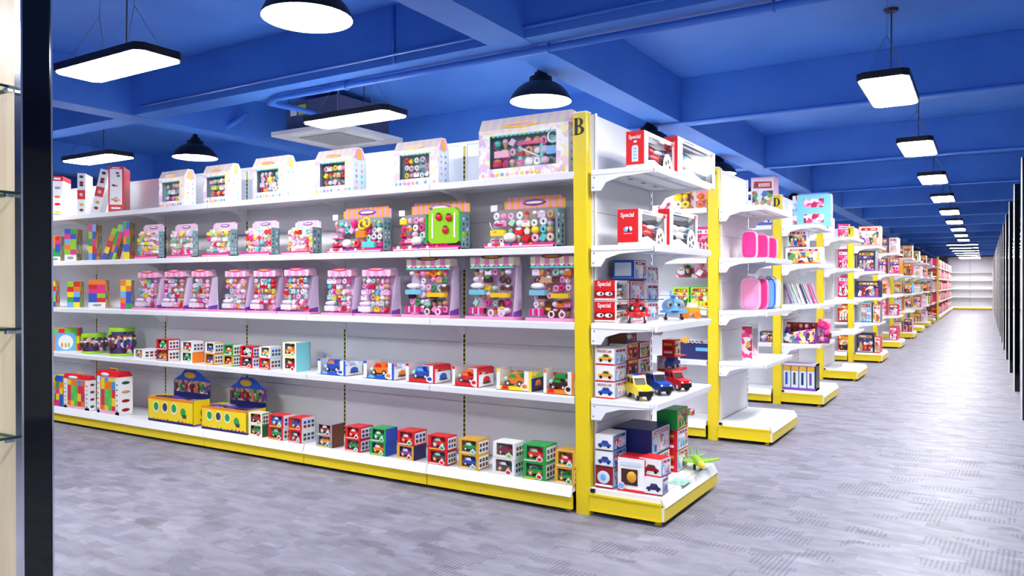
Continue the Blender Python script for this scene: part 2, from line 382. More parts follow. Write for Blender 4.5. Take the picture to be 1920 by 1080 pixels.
for i in range(6):
    panel_lamp(-.66, 29.2 + 2.6 * i, 2.6, 'x', 'rectangular lamp set crosswise at the far end of the aisle, %s of the crosswise ones' % ord_[i], 'crosswise panel lamps at the far aisle end')
G = 'panel lamps over the aisles between racks'
panel_lamp(-4.43, 2.66, 2.6, 'x', 'large bright rectangular lamp hanging at upper left before the nearest rack', G)
panel_lamp(-4.25, 4.5, 2.6, 'x', 'rectangular lamp hanging right in front of the white ceiling vent', G)
panel_lamp(-7.88, 4.53, 2.6, 'x', 'rectangular lamp low at far left above the thin game boxes', G)
panel_lamp(-8.0, 2.66, 2.6, 'x', 'rectangular lamp far left, outside the view behind the dark panel', G)
panel_lamp(-3.2, -1.0, 2.6, 'x', 'added rectangular lamp behind the camera, to brighten the wood display cabinet', G)  # added out of view to brighten the wood backboard
panel_lamp(-.66, 43.5, 2.6, 'x', 'added rectangular lamp second closest to the empty white rack at the aisle end', G)  # extra lamp added to brighten the end rack
panel_lamp(-.66, 44.8, 2.6, 'x', 'added rectangular lamp closest to the empty white rack at the aisle end', G)  # also added, so the end rack gets more light
panel_lamp(-.555, 3.2, 2.6, 'y', 'rectangular lamp over the main aisle just above the camera view', G)
panel_lamp(-.555, .5, 2.6, 'y', 'rectangular lamp over the main aisle directly above the camera', G)
panel_lamp(-.555, -2.0, 2.6, 'y', 'rectangular lamp over the main aisle behind the camera', G)
panel_lamp(-4.2, .2, 2.6, 'x', 'rectangular lamp left of the camera and outside the view', G)
for i, y in enumerate((7.5, 10.0, 12.6, 15.6, 19.0, 22.3)):
    panel_lamp(-4.3, y, 2.6, 'x', 'added rectangular lamp over the %s side aisle, hidden behind the racks' % ord_[i], G)  # unseen lamps added in the rack gaps for more light
def pendant(x, y, label):
    t = thing('bell_pendant_lamp', label, 'pendant lamp', (x, y, 2.6), 0, 'black bell pendants along the ceiling beam')
    pr = [(.222, 0), (.218, .012), (.20, .05), (.165, .092), (.125, .12), (.085, .135), (.080, .172), (.05, .178), (.045, .205), (.026, .21), (.024, .235), (.008, .25)]
    vs = MB(); vs.lathe((0, 0, 0), pr, 'black_metal', 28)
    vs.f = [f for f in vs.f if len(f) != 28]; vs.m = vs.m[:len(vs.f)]; vs.sm = vs.sm[:len(vs.f)]
    vs.build('shade', t)
    i = MB(); i.lathe((0, 0, 0), [(r - .004, z - .001) for r, z in pr[:5]], 'shade_inside', 28)
    i.f = [f for f in i.f if len(f) != 28]; i.m = i.m[:len(i.f)]; i.sm = i.sm[:len(i.f)]
    i.build('shade_lining', t)['label'] = 'white inside of the shade'
    MB().lathe((0, 0, .004), [(.19, 0), (.205, .006)], 'lamp_bulb', 28).build('diffuser', t)
    if y > 0: MB().tube([(0, 0, .25), (.07, 0, .25 + .0)], .001, 'black_metal', 4)
    MB().tube([(0, 0, .24), (0, 0, ZS - 2.6 if x < -2.66 else ZB - 2.6)], .006, 'black_metal', 6).build('stem', t)
for i, y in enumerate([2.66, 4.74, 6.8, 8.95, 11.1, 13.2, 15.3]):
    pendant(-2.82 if i == 0 else -2.69, y, 'black bell pendant lamp, %s from the camera along the ceiling beam' % ord_[i] if i else 'black bell pendant lamp cut by the top edge of the view')
pendant(-6.9, 4.98, 'black bell pendant lamp far left beside the low rectangular lamp')

# ------------------------------------------------------------------ shelving
SH = [1.945, 1.52, 1.083, .66]; DK = .155
def bracket_pts(d, s=1):       # side outline (depth, height) under a shelf, depth 0 = front
    return [(.02, -.036), (d * .55, -.05), (d - .09, -.075), (d - .06, -.12), (d, -.12), (d, -.004), (.02, -.004)]
def shelf_mesh(wd, d, z):
    m = MB(); m.box(.003, wd - .003, .004, d, z - .022, z, 'white_metal')
    m.prismx([(0, z - .04), (.012, z - .043), (.016, z), (.004, z + .001), (-.004, z - .006)], .003, wd - .003, 'white_metal')
    m.box(.003, wd - .003, .15, .155, z - .03, z - .022, 'panel_white')
    m.box(.003, wd - .003, .28, .285, z - .03, z - .022, 'panel_white')
    return m
def rack(label, x, y, rz, n, wd=1.11, H=2.276, shelves=True, first=1.08, grp=None, D=.39, full=True, yel='yellow_metal'):
    """wall of shelf bays; local x runs from 0 to the left, the open front faces local -y"""
    t = thing('shelf_rack', label, 'shelf rack', (x, y, 0), rz, grp)
    a = 0
    for i in range(n):
        b = a; ww = first if i == 0 else wd; a = b - ww
        m = MB()
        for z0, z1 in ((DK, .50), (.50, .905), (.905, 1.31), (1.31, 1.715), (1.715, H - .02)):
            m.box(a + .012, b - .012, D, D + .03, z0 + .002, z1 - .002, 'panel_white')
        m.box(a, b, D + .008, D + .045, .1, H - .01, 'panel_white'); m.box(a, b, D - .004, D + .04, H - .02, H, 'white_metal')
        m.build('back_panel', t)
        for z in SH:
            s = shelf_mesh(ww, D - .004, z).build('shelf', t, (a, 0, 0))
            br = MB(); br.prismx([(p, q + z) for p, q in bracket_pts(D - .01)], .006, .010, 'white_metal'); br.build('shelf_bracket', s)
            if i == 0: MB().prismx([(p, q + z) for p, q in bracket_pts(D - .01)], ww - .012, ww - .008, 'white_metal').build('shelf_bracket', s)
        m = MB(); m.box(.003, ww - .003, -.02, D, .12, DK, 'white_metal')
        m.prismx([(-.045, .098), (-.028, .098), (-.012, DK), (-.022, DK + .004)], .003, ww - .003, 'white_metal')
        m.box(.003, ww - .003, -.012, -.008, DK, DK + .0006, 'grey')
        m.build('base_deck', t, (a, 0, 0))
        m = MB(); m.box(.004, ww - .004, -.03, -.012, .025, .10, yel); m.build('kick_plate', t, (a, 0, 0))['label'] = 'yellow kick plate'
        if full: MB().box(a, b, D + .04, D + .45, .03, DK, 'white_metal').build('rear_base', t)
        m = MB(); m.box(a - .02, a + .02, D - .006, D + .03, .03, H - .002, 'white_metal')
        m.box(a - .009, a + .009, D - .008, D - .006, .15, H - .03, 'slot_yellow')
        for k in range(int((H - .25) / .032)):
            m.box(a - .006, a + .006, D - .0095, D - .008, .17 + k * .032, .190 + k * .032, 'dark_slot')
        m.build('upright', t)['label'] = 'slotted yellow upright'
    m = MB(); m.box(a, 0, .05, D + .3, .0, .025, 'black'); m.build('plinth', t)
    return t

def letter(ch, parent, x, y, z, h):
    m = MB(); w = h * .72; yy = y - .0015
    st = h * .19
    def bar(a, b, c, d): m.box(x + a, x + b, yy, y, z + c, z + d, 'letter_black')
    def arc(cx, cz, rx, rz, a0, a1, tk, n=10):
        for i in range(n):
            t0 = math.radians(a0 + (a1 - a0) * i / n); t1 = math.radians(a0 + (a1 - a0) * (i + 1) / n)
            k0 = tk * (.45 + .55 * abs(math.cos(t0))); k1 = tk * (.45 + .55 * abs(math.cos(t1)))
            P_ = [(cx + rx * math.cos(t0), cz + rz * math.sin(t0)), (cx + rx * math.cos(t1), cz + rz * math.sin(t1)),
                  (cx + (rx - k1) * math.cos(t1), cz + (rz - k1 * .55) * math.sin(t1)), (cx + (rx - k0) * math.cos(t0), cz + (rz - k0 * .55) * math.sin(t0))]
            m.add([(x + p, yy, z + q) for p, q in P_], [(0, 1, 2, 3)], 'letter_black')
    L = -w / 2
    if ch in 'BDFEP':
        bar(L + .1 * w, L + .1 * w + st, 0, h); bar(L, L + .1 * w + st + .05 * w, 0, h * .04); bar(L, L + .1 * w + st + .05 * w, h * .96, h)
    if ch == 'B':
        arc(L + .45 * w, h * .75, w * .42, h * .25, -90, 90, st); arc(L + .45 * w, h * .26, w * .52, h * .26, -90, 90, st * 1.1)
        for q in (0, .48, .955): bar(L + .2 * w, L + .47 * w, h * q, h * (q + .045))
    if ch == 'D':
        arc(L + .4 * w, h * .5, w * .62, h * .5, -90, 90, st * 1.1); bar(L + .2 * w, L + .42 * w, 0, h * .045); bar(L + .2 * w, L + .42 * w, h * .955, h)
    if ch == 'C':
        arc(0, h * .5, w * .52, h * .5, 45, 315, st * 1.1, 16); bar(w * .32, w * .4, h * .68, h * .98)
    if ch in 'FE':
        bar(L + .2 * w, L + .92 * w, h * .95, h); bar(L + .2 * w, L + .7 * w, h * .49, h * .54); bar(L + .86 * w, L + .92 * w, h * .78, h); bar(L + .66 * w, L + .71 * w, h * .4, h * .62)
    if ch == 'E': bar(L + .2 * w, L + .95 * w, 0, h * .05)
    if ch == 'G':
        arc(0, h * .5, w * .52, h * .5, 50, 330, st * 1.1, 16); bar(w * .25, w * .42, 0.05 * h, h * .45)
    return m.build('letter', parent)

def end_unit(label, y, ch, lean=0, W=.95, H=2.276, xp=-1.895, xb=-1.45, xs=-1.50, white=True, grp='aisle end units of the shelf racks'):
    """shelves on the end of a rack, open towards the aisle (+x); origin at the near foot of its post"""
    t = thing('end_shelf_unit', label, 'shelf end unit', (xp, y, 0), 0, grp)
    p = MB(); p.box(-.088, 0, 0, .06, 0, H, 'yellow_metal', .004)
    p.box(-.084, -.006, -.0015, 0, .0, H, 'yellow_metal')
    p.f = p.f
    post = p.build('end_post', t); post['label'] = 'yellow end post with black letter'
    post.rotation_euler = (0, -lean, 0)
    MB().box(-.089, .001, -.002, .061, H, H + .006, 'white_metal').build('post_cap', post)
    if ch: letter(ch, post, -.045, -.0025, H - .125, .095)
    X = lambda v: v - xp
    m = MB()
    for z0, z1 in ((DK, .50), (.50, .905), (.905, 1.31), (1.31, 1.715), (1.715, H - .005)):
        m.box(-.03, -.006, .055, W - .03, z0 + .0015, z1 - .0015, 'panel_white')
    m.box(-.045, -.02, .05, W - .03, .05, H - .01, 'panel_white')
    m.build('back_panel', t)
    m = MB(); m.box(-.04, 0, W - .035, W, .03, H, 'white_metal')
    for k in range(38): m.box(0, .0012, W - .02, W - .012, .2 + k * .05, .232 + k * .05, 'dark_slot')
    m.build('upright', t)
    m = MB(); m.box(0, .006, .062, .085, .03, H, 'white_metal'); m.build('edge_strip', t)
    for z in SH:
        sd = X(xs)
        m = MB()
        m.box(.004, sd, .01, W - .003, z - .022, z, 'white_metal')
        m.prismy([(sd + .004, z - .006), (sd - .004, z + .001), (sd - .016, z), (sd - .012, z - .043), (sd, z - .04)], .004, W - .003, 'white_metal')
        for q in (.15, .28): m.box(q, q + .006, .01, W - .01, z - .034, z - .022, 'panel_white')
        for q in (.3, .5, .7): m.box(.1, .14, q, q + .05, z - .0235, z - .022, 'dkgrey')
        s = m.build('shelf', t)
        for yy in (.003, W - .012):
            b = MB(); b.prismy([(sd - p_, z + q_) for p_, q_ in bracket_pts(sd - .006)][::-1], yy, yy + .004, 'white_metal')
            b.prismy([(.01, z - .03), (sd - .03, z - .03), (sd - .03, z - .026), (.01, z - .026)], yy - .003, yy, 'panel_white')
            if yy < .1:
                b.cyl((.025, yy - .003, z - .045), .004, .004, 'dkgrey', 6, 'y'); b.cyl((.02, yy - .003, z - .10), .004, .004, 'dkgrey', 6, 'y')
                b.cyl((sd - .03, yy - .004, z - .018), .011, .004, 'panel_white', 8, 'y')
            b.build('shelf_bracket', s)
    bd = X(xb)
    m = MB(); m.box(.0, bd - .03, -.002, W, .125, DK, 'white_metal')
    m.prismy([(bd, .105), (bd - .012, .098), (bd - .04, DK - .002), (bd - .032, DK + .003)], .012, W - .004, 'white_metal')
    m.box(bd - .055, bd - .051, .01, W - .01, DK, DK + .0006, 'grey')
    m.build('base_deck', t)
    m = MB(); m.box(.0, bd - .02, -.008, 0, .035, .128, 'yellow_metal'); m.box(.0, bd - .02, -.014, -.008, .118, .13, 'yellow_metal'); m.box(.0, bd - .02, -.012, -.008, .03, .037, 'yellow_metal')
    m.build('side_kick_plate', t)['label'] = 'yellow side kick plate'
    m = MB(); m.box(bd - .022, bd - .004, .004, W - .004, .032, .104, 'yellow_metal'); m.box(bd - .02, bd - .008, -.002, .004, .032, .104, 'white_metal'); m.build('kick_plate', t)['label'] = 'yellow front kick plate'
    for yy in (.05, W - .06):
        MB().lathe((bd - .06, yy, 0), [(.022, 0), (.022, .006), (.009, .012), (.009, .04)], 'yellow_metal', 10).build('leveling_foot', t)
    MB().box(.0, bd - .05, .08, W - .08, .0, .03, 'black').build('plinth', t)
    MB().box(.008, .034, -.013, -.001, .135, .155, 'black').build('clip', t)['label'] = 'small black clip'
    return t

ROWS = [('B', 3.90), ('C', 6.33), ('D', 8.63), ('E', 11.17), ('F', 14.0), ('G', 17.35), ('H', 20.6), ('G', 23.5), ('H', 26.4), ('G', 29.1)]
nth = ['nearest', 'second', 'third', 'fourth', 'fifth', 'sixth', 'seventh', 'eighth', 'ninth', 'tenth']
for i, (ch, y) in enumerate(ROWS):
    n = 6 if i == 0 else (3 if i < 3 else 2)
    rack('white shelf rack with yellow kick plates, %s from the camera%s' % (nth[i], ', full length in view' if i == 0 else ''), -1.99, y, 0, n, first=1.04, grp='white shelf racks beside the aisle')
    lab = {0: 'aisle end shelves of the nearest rack with post lettered B', 1: 'aisle end shelves with post lettered C and pink backpacks',
           2: 'aisle end shelves with post lettered D and leaning books', 3: 'mostly bare aisle end shelves between letters D and F',
           4: 'aisle end shelves with post lettered F'}.get(i, 'distant aisle end shelves of the %s rack from the camera' % nth[i])
    end_unit(lab, y, {3: 'E'}.get(i, ch if i < 5 else None), lean=.010 if i == 0 else 0)
rack('long shelf rack running along the aisle at the far end, filled with pink toys', -1.47, 46.0, PI / 2, 12, wd=1.2, first=1.2, grp=None)
MB().box(-.06, 0, -.06, 0, 0, 2.3, 'yellow_metal').build('shelf_post', None, (-1.44, 31.55, 0))
tag(bpy.data.objects['shelf_post'], 'yellow post at the near end of the far pink toy rack', 'post')
rack('empty white shelf rack closing the far end of the aisle', .30, 46.4, 0, 2, wd=1.0, first=1.0, H=2.74)
MB().box(-.0, .10, -.05, .05, 0, 2.74, 'yellow_metal').build('shelf_post', None, (.31, 46.3, 0))
tag(bpy.data.objects['shelf_post.001'], 'yellow post right of the empty rack at the aisle end', 'post')

# dark display cabinets: left foreground and the row down the right side
def cabinet_left():
    t = thing('display_cabinet', 'display cabinet at the left edge with wood backboard, glass shelves and black side panel', 'display cabinet', (-2.5, 1.21, 0))
    MB().box(-1.2, -.03, 0, .02, .0, 2.5, 'wood').build('backboard', t)
    MB().box(-.03, .0, .0, .083, 0, 2.5, 'black_gloss').box(-1.2, -.03, .02, .083, 0, 2.5, 'black_gloss').build('side_panel', t)['label'] = 'black glossy side panel'
    MB().box(-.034, .003, -.006, .0, 0, 2.5, 'chrome').build('panel_edge', t); MB().box(-.002, .004, .083, .088, 0, 2.5, 'chrome').build('panel_edge', t)
    for z in (1.91, 1.585, 1.165, .832):
        MB().box(-1.1, -.035, -1.1, -.004, z - .006, z + .002, 'glass_green').build('glass_shelf', t)
        MB().box(-.035, -.032, -1.1, -.004, z - .006, z + .002, 'glass_edge').box(-1.1, -.035, -.006, -.003, z - .006, z + .002, 'glass_edge').build('shelf_edge', t)['label'] = 'dark green glass edge'
        MB().box(-.05, -.036, -.03, -.008, z - .016, z - .006, 'chrome').build('shelf_clip', t)
    t.rotation_euler = (0, -.008, 0)
cabinet_left()
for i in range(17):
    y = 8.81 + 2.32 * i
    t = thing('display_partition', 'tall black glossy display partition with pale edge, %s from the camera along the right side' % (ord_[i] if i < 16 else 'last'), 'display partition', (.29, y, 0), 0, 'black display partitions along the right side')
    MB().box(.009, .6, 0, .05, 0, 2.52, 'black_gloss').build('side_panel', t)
    MB().box(0, .009, 0, .07, 0, 2.52, 'white_metal').box(.002, .04, .07, .4, 0, 2.52, 'black_gloss').build('panel_edge', t)['label'] = 'edge highlight painted as a pale strip'  # pale strip stands in for light caught on the glossy edge
    MB().box(.55, .6, .05, 2.3, 0, 2.4, 'wood').build('backboard', t)
    for z in (.9, 1.35, 1.8): MB().box(.12, .55, .06, 2.28, z, z + .008, 'glass_green').build('glass_shelf', t)
#PRODUCTS

# ------------------------------------------------------------------ goods: makers (front at local y=0, left edge x=0, bottom z=0)
R = random.Random(7)
PASTEL = ['pink', 'rose', 'white', 'hot', 'teal', 'yellow', 'cream', 'tan', 'lilac', 'red', 'mint', 'white', 'rose']
FOODS = ['choc', 'tan', 'white', 'pink', 'green', 'brown', 'rose', 'yellow', 'hot', 'white', 'orange', 'mint']
def clutter(x0, x1, z0, z1, y, pal, seed, s=.03, dep=.02, skip=.08):
    """little toys set in rows in front of a backing card"""
    r = random.Random(seed); m = MB()
    nx = max(2, round((x1 - x0) / (s * 1.25))); nz = max(2, round((z1 - z0) / (s * 1.25)))
    for i in range(nx):
        for j in range(nz):
            if r.random() < skip: continue
            cx = x0 + (i + .5) * (x1 - x0) / nx + r.uniform(-.15, .15) * s; cz = z0 + (j + .5) * (z1 - z0) / nz + r.uniform(-.12, .12) * s
            q = s * r.uniform(.56, .74); c = r.choice(pal); k = r.random()
            cx = min(max(cx, x0 + q), x1 - q); cz = min(max(cz, z0 + q), z1 - q)
            if k < .27: m.tor((cx, y, cz), q * .62, q * .34, c, 10, 5)
            elif k < .5: m.sph((cx, y, cz), (q, min(q, dep), q * .8), c, 8, 5)
            elif k < .68: m.box(cx - q, cx + q, y - dep * .6, y + dep * .5, cz - q * .75, cz + q * .6, c); m.sph((cx, y - dep * .4, cz + q * .5), (q * .8, dep * .5, q * .4), r.choice(pal), 7, 4)
            elif k < .82: m.lathe((cx, y, cz - q), [(q * .15, 0), (q * .6, q * 1.1)], 'tan', 8); m.sph((cx, y, cz + q * .35), (q * .62, min(q * .6, dep), q * .6), c, 7, 5)
            elif k < .92: m.prismy([(cx - q, cz - q * .3), (cx + q * .2, cz - q * .9), (cx + q, cz + q * .3), (cx, cz + q * .9)], y - dep * .5, y + dep * .3, c)
            else: m.lathe((cx, y, cz - q * .8), [(q * .5, 0), (q * .7, q * .6), (q * .7, q * .9)], c, 8); m.sph((cx, y, cz + q * .2), (q * .5, min(q * .5, dep), q * .5), r.choice(pal), 7, 4)
    return m
def shell(m, w, h, d, wx0, wx1, wz0, wz1, front, side, back=None, t=.003, top=None, inner='grey', sidewin=None):
    """open-fronted carton with a cut window"""
    m.box(0, wx0, 0, t, 0, h, front); m.box(wx1, w, 0, t, 0, h, front); m.box(wx0, wx1, 0, t, 0, wz0, front)
    if wz1 < h: m.box(wx0, wx1, 0, t, wz1, h, front)
    m.box(0, t, t, d, 0, h, side)
    if sidewin: m.box(w - t, w, t, d, 0, sidewin, side); m.box(w - t, w, d - .02, d, sidewin, h, side)
    else: m.box(w - t, w, t, d, 0, h, side)
    g = min(d - t, .062)
    m.box(0, w, d - t, d, 0, h, side); m.box(t, w - t, g, g + .001, 0, h, inner); m.box(t, w - t, t, d - t, 0, t, side)
    m.box(t, w - t, t if top else d * .55, d - t, h - t, h, top or front)
    return m
def cart(m, c, w_, x, y, z, L, Hh):   # small push cart
    m.tube([(x, y, z + Hh), (x + L * .1, y, z + Hh * .75), (x + L * .6, y, z + Hh * .3), (x + L, y, z + Hh * .3)], .003, c, 5)
    m.box(x + L * .1, x + L, y - .012, y + .012, z + Hh * .35, z + Hh * .62, w_)
    for q in (.25, .85): m.tor((x + L * q, y - .012, z + Hh * .12), Hh * .09, .004, c, 10, 5)

def house_box(lab, w, h, d, seed, big=False):
    t = thing('playset_box', lab, 'toy box')
    e = h * .80
    m = MB(); wx0, wx1, wz0, wz1 = w * .13, w * .87 if big else w * .80, h * .16, h * .70
    shell(m, w, e, d, wx0, wx1, wz0, wz1, 'print_gift', 'pale', inner='sea')
    m.prismx([(0, e), (d, e), (d * .72, h), (d * .28, h)], 0, w, 'cream')
    n = max(7, int(w / .03))
    for i in range(n):
        a = w * i / n; b = w * (i + 1) / n
        m.add([(a, -.001, e - .0), (b, -.001, e), (b, d * .28 - .001, h), (a, d * .28 - .001, h)], [(0, 1, 2, 3)], 'blush' if i % 2 else 'cream')
        m.fr(a, b, e - h * .05, e, 'blush' if i % 2 else 'cream')
        if wx0 < (a + b) / 2 < wx1: m.prismy([(a, wz1), (b, wz1), (b - (b - a) * .2, wz1 - h * .03), (a + (b - a) * .2, wz1 - h * .03)], -.002, 0, 'teal')
    m.frp([(w * .28 + w * .2 * (1 + math.cos(q * PI / 6)), e + h * .04 + h * .045 * math.sin(q * PI / 6)) for q in range(12)], 'yellow', -.006)
    m.frp([(w * .31 + w * .17 * (1 + math.cos(q * PI / 6)), e + h * .045 + h * .022 * math.sin(q * PI / 6)) for q in range(12)], 'pink', -.0075)
    for i in range(int(w / .035)):
        m.sph((w * .05 + i * .035, -.002, h * .06), (.013, .002, .012), R.choice(['rose', 'yellow', 'pink', 'white', 'sky']), 7, 4)
    for j in range(5):
        for i in range(2): m.sph((w + .001, d * (.3 + .4 * i), e * (.12 + .16 * j)), (.002, d * .09, d * .09), R.choice(['rose', 'teal', 'grey', 'pink']), 7, 4)
    m.prismx([(d * .1, e * .93), (d * .9, e * .93), (d * .72, h * .98), (d * .28, h * .98)], w, w + .001, 'pink')
    m.prismx([(d * .32, e * .9), (d * .68, e * .9), (d * .6, h * .97), (d * .4, h * .97)], w + .001, w + .002, 'gold')
    m.build('carton', t)
    c = clutter(wx0 + .01, wx1 - .01, wz0, wz1 - h * .04, .032, PASTEL, seed, .036 if not big else .045, .02)
    if big:
        c.box(w * .44, w * .47, .02, .05, h * .2, h * .55, 'teal'); c.box(w * .68, w * .71, .02, .05, h * .2, h * .58, 'teal')
        c.box(w * .43, w * .72, .015, .05, h * .52, h * .57, 'hot'); c.box(w * .47, w * .68, .05, .055, h * .2, h * .5, 'lilac')
        cart(c, 'hot', 'rose', w * .16, .015, h * .2, w * .18, h * .4); c.tube([(w * .45, .01, h * .48), (w * .68, .01, h * .3)], .006, 'white', 6)
        c.box(w * .75, w * .87, .015, .05, h * .33, h * .46, 'sky'); c.tor((w * .83, .008, h * .6), .035, .006, 'white', 14, 5)
    c.build('toy_set', t); MB().box(wx0, wx1, .001, .002, wz0, wz1, 'clear_film').build('window_film', t)
    return t

def header_card(m, x0, x1, z0, z1, y, ca='rose', cb='gold', cc='purple'):
    n = max(6, int((x1 - x0) / .022))
    for i in range(n): m.box(x0 + (x1 - x0) * i / n, x0 + (x1 - x0) * (i + 1) / n, y, y + .002, z0, z1 - (0 if 0 < i < n - 1 else (z1 - z0) * .25), ca if i % 2 else cb)
    m.sph(((x0 + x1) / 2, y, (z0 + z1) / 2), ((x1 - x0) * .2, .003, (z1 - z0) * .28), cc, 12, 4); m.sph(((x0 + x1) / 2, y - .002, (z0 + z1) / 2), ((x1 - x0) * .15, .003, (z1 - z0) * .12), 'cream', 12, 4)
def blister(lab, w, h, d, hh, seed, big=None, tag_=False):
    t = thing('playset_blister', lab, 'toy box')
    m = MB(); m.box(0, w, .0, d, 0, .012, 'pink'); m.box(0, w, d - .004, d, 0, h, 'print_pastel' if not big else 'grey')
    m.box(0, w, 0, .004, .0, h * .11, 'hot'); m.fr(w * .02, w * .98, h * .02, h * .06, 'rose', -.002)
    m.box(w - .003, w, d * .15, d, .0, h * .95, 'sea')
    for j in range(6):
        for i in range(2): m.sph((w + .001, d * (.35 + .36 * i), h * (.14 + .13 * j)), (.002, d * .08, d * .09), R.choice(['dkgreen', 'purple', 'dkgrey', 'rose', 'white']), 7, 4)
    if big:
        for i in range(3): m.sph((w * (.1 + .09 * i), -.003, h * .09), (.016, .004, .013), ['white', 'red', 'white'][i], 8, 4)
        for i in range(3): m.sph((w * (.4 + .14 * i), -.003, h * .085), (.012, .004, .010), ['blue', 'white', 'orange'][i], 8, 4)
    m.build('tray', t)
    hm = MB(); header_card(hm, w * .14, w, h, h + hh, d - .006, 'pink' if big else 'rose', 'gold' if big else 'lilac', 'purple')
    if tag_: MB().box(-.03, .02, d - .01, d - .008, h * .98, h + .035, 'white').build('price_tag', t)
    hm.build('header_card', t)
    c = clutter(w * .05, w * (.52 if big == 'melon' else .93), h * .13, h * .93, d * .5, PASTEL, seed, .034 if not big else .042, .022)
    if big == 'melon':
        x, z = w * .74, h * .62
        c.prismy([(x - .15, z - .07), (x - .12, z + .09), (x - .08, z + .12), (x + .08, z + .12), (x + .12, z + .09), (x + .15, z - .07), (x + .1, z - .11), (x - .1, z - .11)], d * .2, d * .6, 'lime')
        [c.prismy([(x + q - .006, z - .075), (x + q - .008, z), (x + q - .004, z + .085), (x + q + .006, z + .085), (x + q + .004, z), (x + q + .006, z - .075)], d * .17, d * .2, 'white') for q in (-.088, .088)]
        for a, b in ((-.035, .06), (.045, .052), (.018, -.025)): c.sph((x + a, d * .13, z + b), (.026, .012, .024), 'red', 8, 6); c.sph((x + a, d * .12, z + b + .022), (.016, .01, .008), 'dkgreen', 7, 4)
        for s in (-1, 1): c.box(x + s * .135 - .008, x + s * .135 + .008, d * .12, d * .6, z - .1, z + .08, 'green')
        for i in range(8): c.sph((w * .5 + i * .022, d * .3, h * .17), (.009, .012, .016), 'hot', 6, 4)
    if big:
        for j in range(3): c.lathe((w * .15, d * .4, h * (.2 + .2 * j)), [(.05 - .008 * j, 0), (.05 - .008 * j, .006)], 'hot', 14)
        c.sph((w * .34, d * .25, h * .27), (.045, .03, .03), 'white', 10, 6)
    if big == 'cart': cart(c, 'white', 'yellow', w * .06, d * .2, h * .12, w * .22, h * .55)
    if big == 'bow':
        c.tor((w * .62, d * .2, h * .78), .03, .009, 'yellow', 12, 6); c.tor((w * .70, d * .2, h * .84), .03, .009, 'yellow', 12, 6); c.box(w * .5, w * .66, d * .2, d * .5, h * .42, h * .62, 'orange')
        c.lathe((w * .46, d * .3, h * .68), [(.01, 0), (.03, .04), (.02, .06)], 'hot', 10); c.box(w * .62, w * .84, d * .15, d * .5, h * .13, h * .3, 'teal')
    c.build('toy_set', t)
    f = MB(); f.add([(0, 0, h * .11), (w, 0, h * .11), (w, 0, h * .85), (w - .02, 0, h * .95), (w - .02, d - .006, h), (.02, d - .006, h), (.02, 0, h * .95), (0, 0, h * .85)], [(0, 1, 2, 3, 6, 7), (3, 4, 5, 6)], 'clear_film'); f.build('blister_cover', t)
    return t
def handbag(lab, w, h, d, seed, big=False):
    t = thing('playset_bag', lab, 'toy bag')
    k = .10 if not big else .03
    back = [(0, 0), (w, 0), (w * (1 - k * .4), h * .55), (w * (1 - k), h * .82), (w * (1 - k), h * .93), (w * (.93 - k), h), (w * (.07 + k), h), (w * k, h * .93), (w * k, h * .82), (w * k * .4, h * .55)]
    m = MB(); m.prismy(back, d - .004, d, 'lilac'); m.box(0, w, 0, d, 0, h * .05, 'pink')
    m.prismx([(0, 0), (d, 0), (d, h * .82), (d * .5, h * .8)], w * (1 - k * .35) - .002, w * (1 - k * .35), 'lilac')
    m.prismx([(0, 0), (d, 0), (d, h * .16), (d * .1, h * .12)], w * (1 - k * .3), w * (1 - k * .3) + .001, 'purple')
    m.build('back_card', t)
    a = MB(); n = 7 if not big else 9; xa, xb = w * (k + .02), w * (.98 - k)
    for i in range(n):
        p, q = xa + (xb - xa) * i / n, xa + (xb - xa) * (i + 1) / n; c = 'pink' if i % 2 else ('cream' if big else 'rose')
        a.box(p, q, d * .3, d - .005, h * .84, h * .96, c); a.prismy([(p, h * .84), ((p + q) / 2, h * .815), (q, h * .84)], d * .3, d * .3 + .004, c)
    a.sph(((xa + xb) / 2, d * .3, h * .965), (w * .24, .004, h * .035), 'brown' if big else 'hot', 12, 4); a.sph(((xa + xb) / 2, d * .3 - .003, h * .965), (w * .17, .003, h * .014), 'gold', 12, 4)
    if big: a.box(xa, xb, d * .28, d * .3, h * .79, h * .815, 'teal')
    a.build('awning_card', t)
    c = clutter(w * .06, w * (.90 - k), h * .07, h * .79, d * .55, FOODS if big else PASTEL, seed, .038 if big else .034, .022)
    c.box(w * .04, w * .36, d * .2, d * .6, h * .38 if big else h * .09, h * .46 if big else h * .2, 'white' if not big else 'aqua')
    c.sph((w * .2, d * .3, h * .52 if big else h * .25), (w * .15, .02, h * .05), 'white', 10, 5)
    if big:
        c.box(w * .5, w * .86, d * .15, d * .5, h * .34, h * .41, 'yellow')
        for q in (.52, .74): c.tor((w * q, d * .12, h * .1), h * .045, .006, 'white', 12, 5)
        for i in range(5): c.box(w * (.04 + .06 * i), w * (.08 + .06 * i), d * .2, d * .4, h * .08, h * .18, 'rose' if i % 2 else 'hot')
    c.build('toy_set', t)
    f = MB(); f.add([(0, .0, h * .05), (w, .0, h * .05), (w * (1 - k), d * .3, h * .82), (w * k, d * .3, h * .82)], [(0, 1, 2, 3)], 'bag_film'); f.build('bag_front', t)
    return t
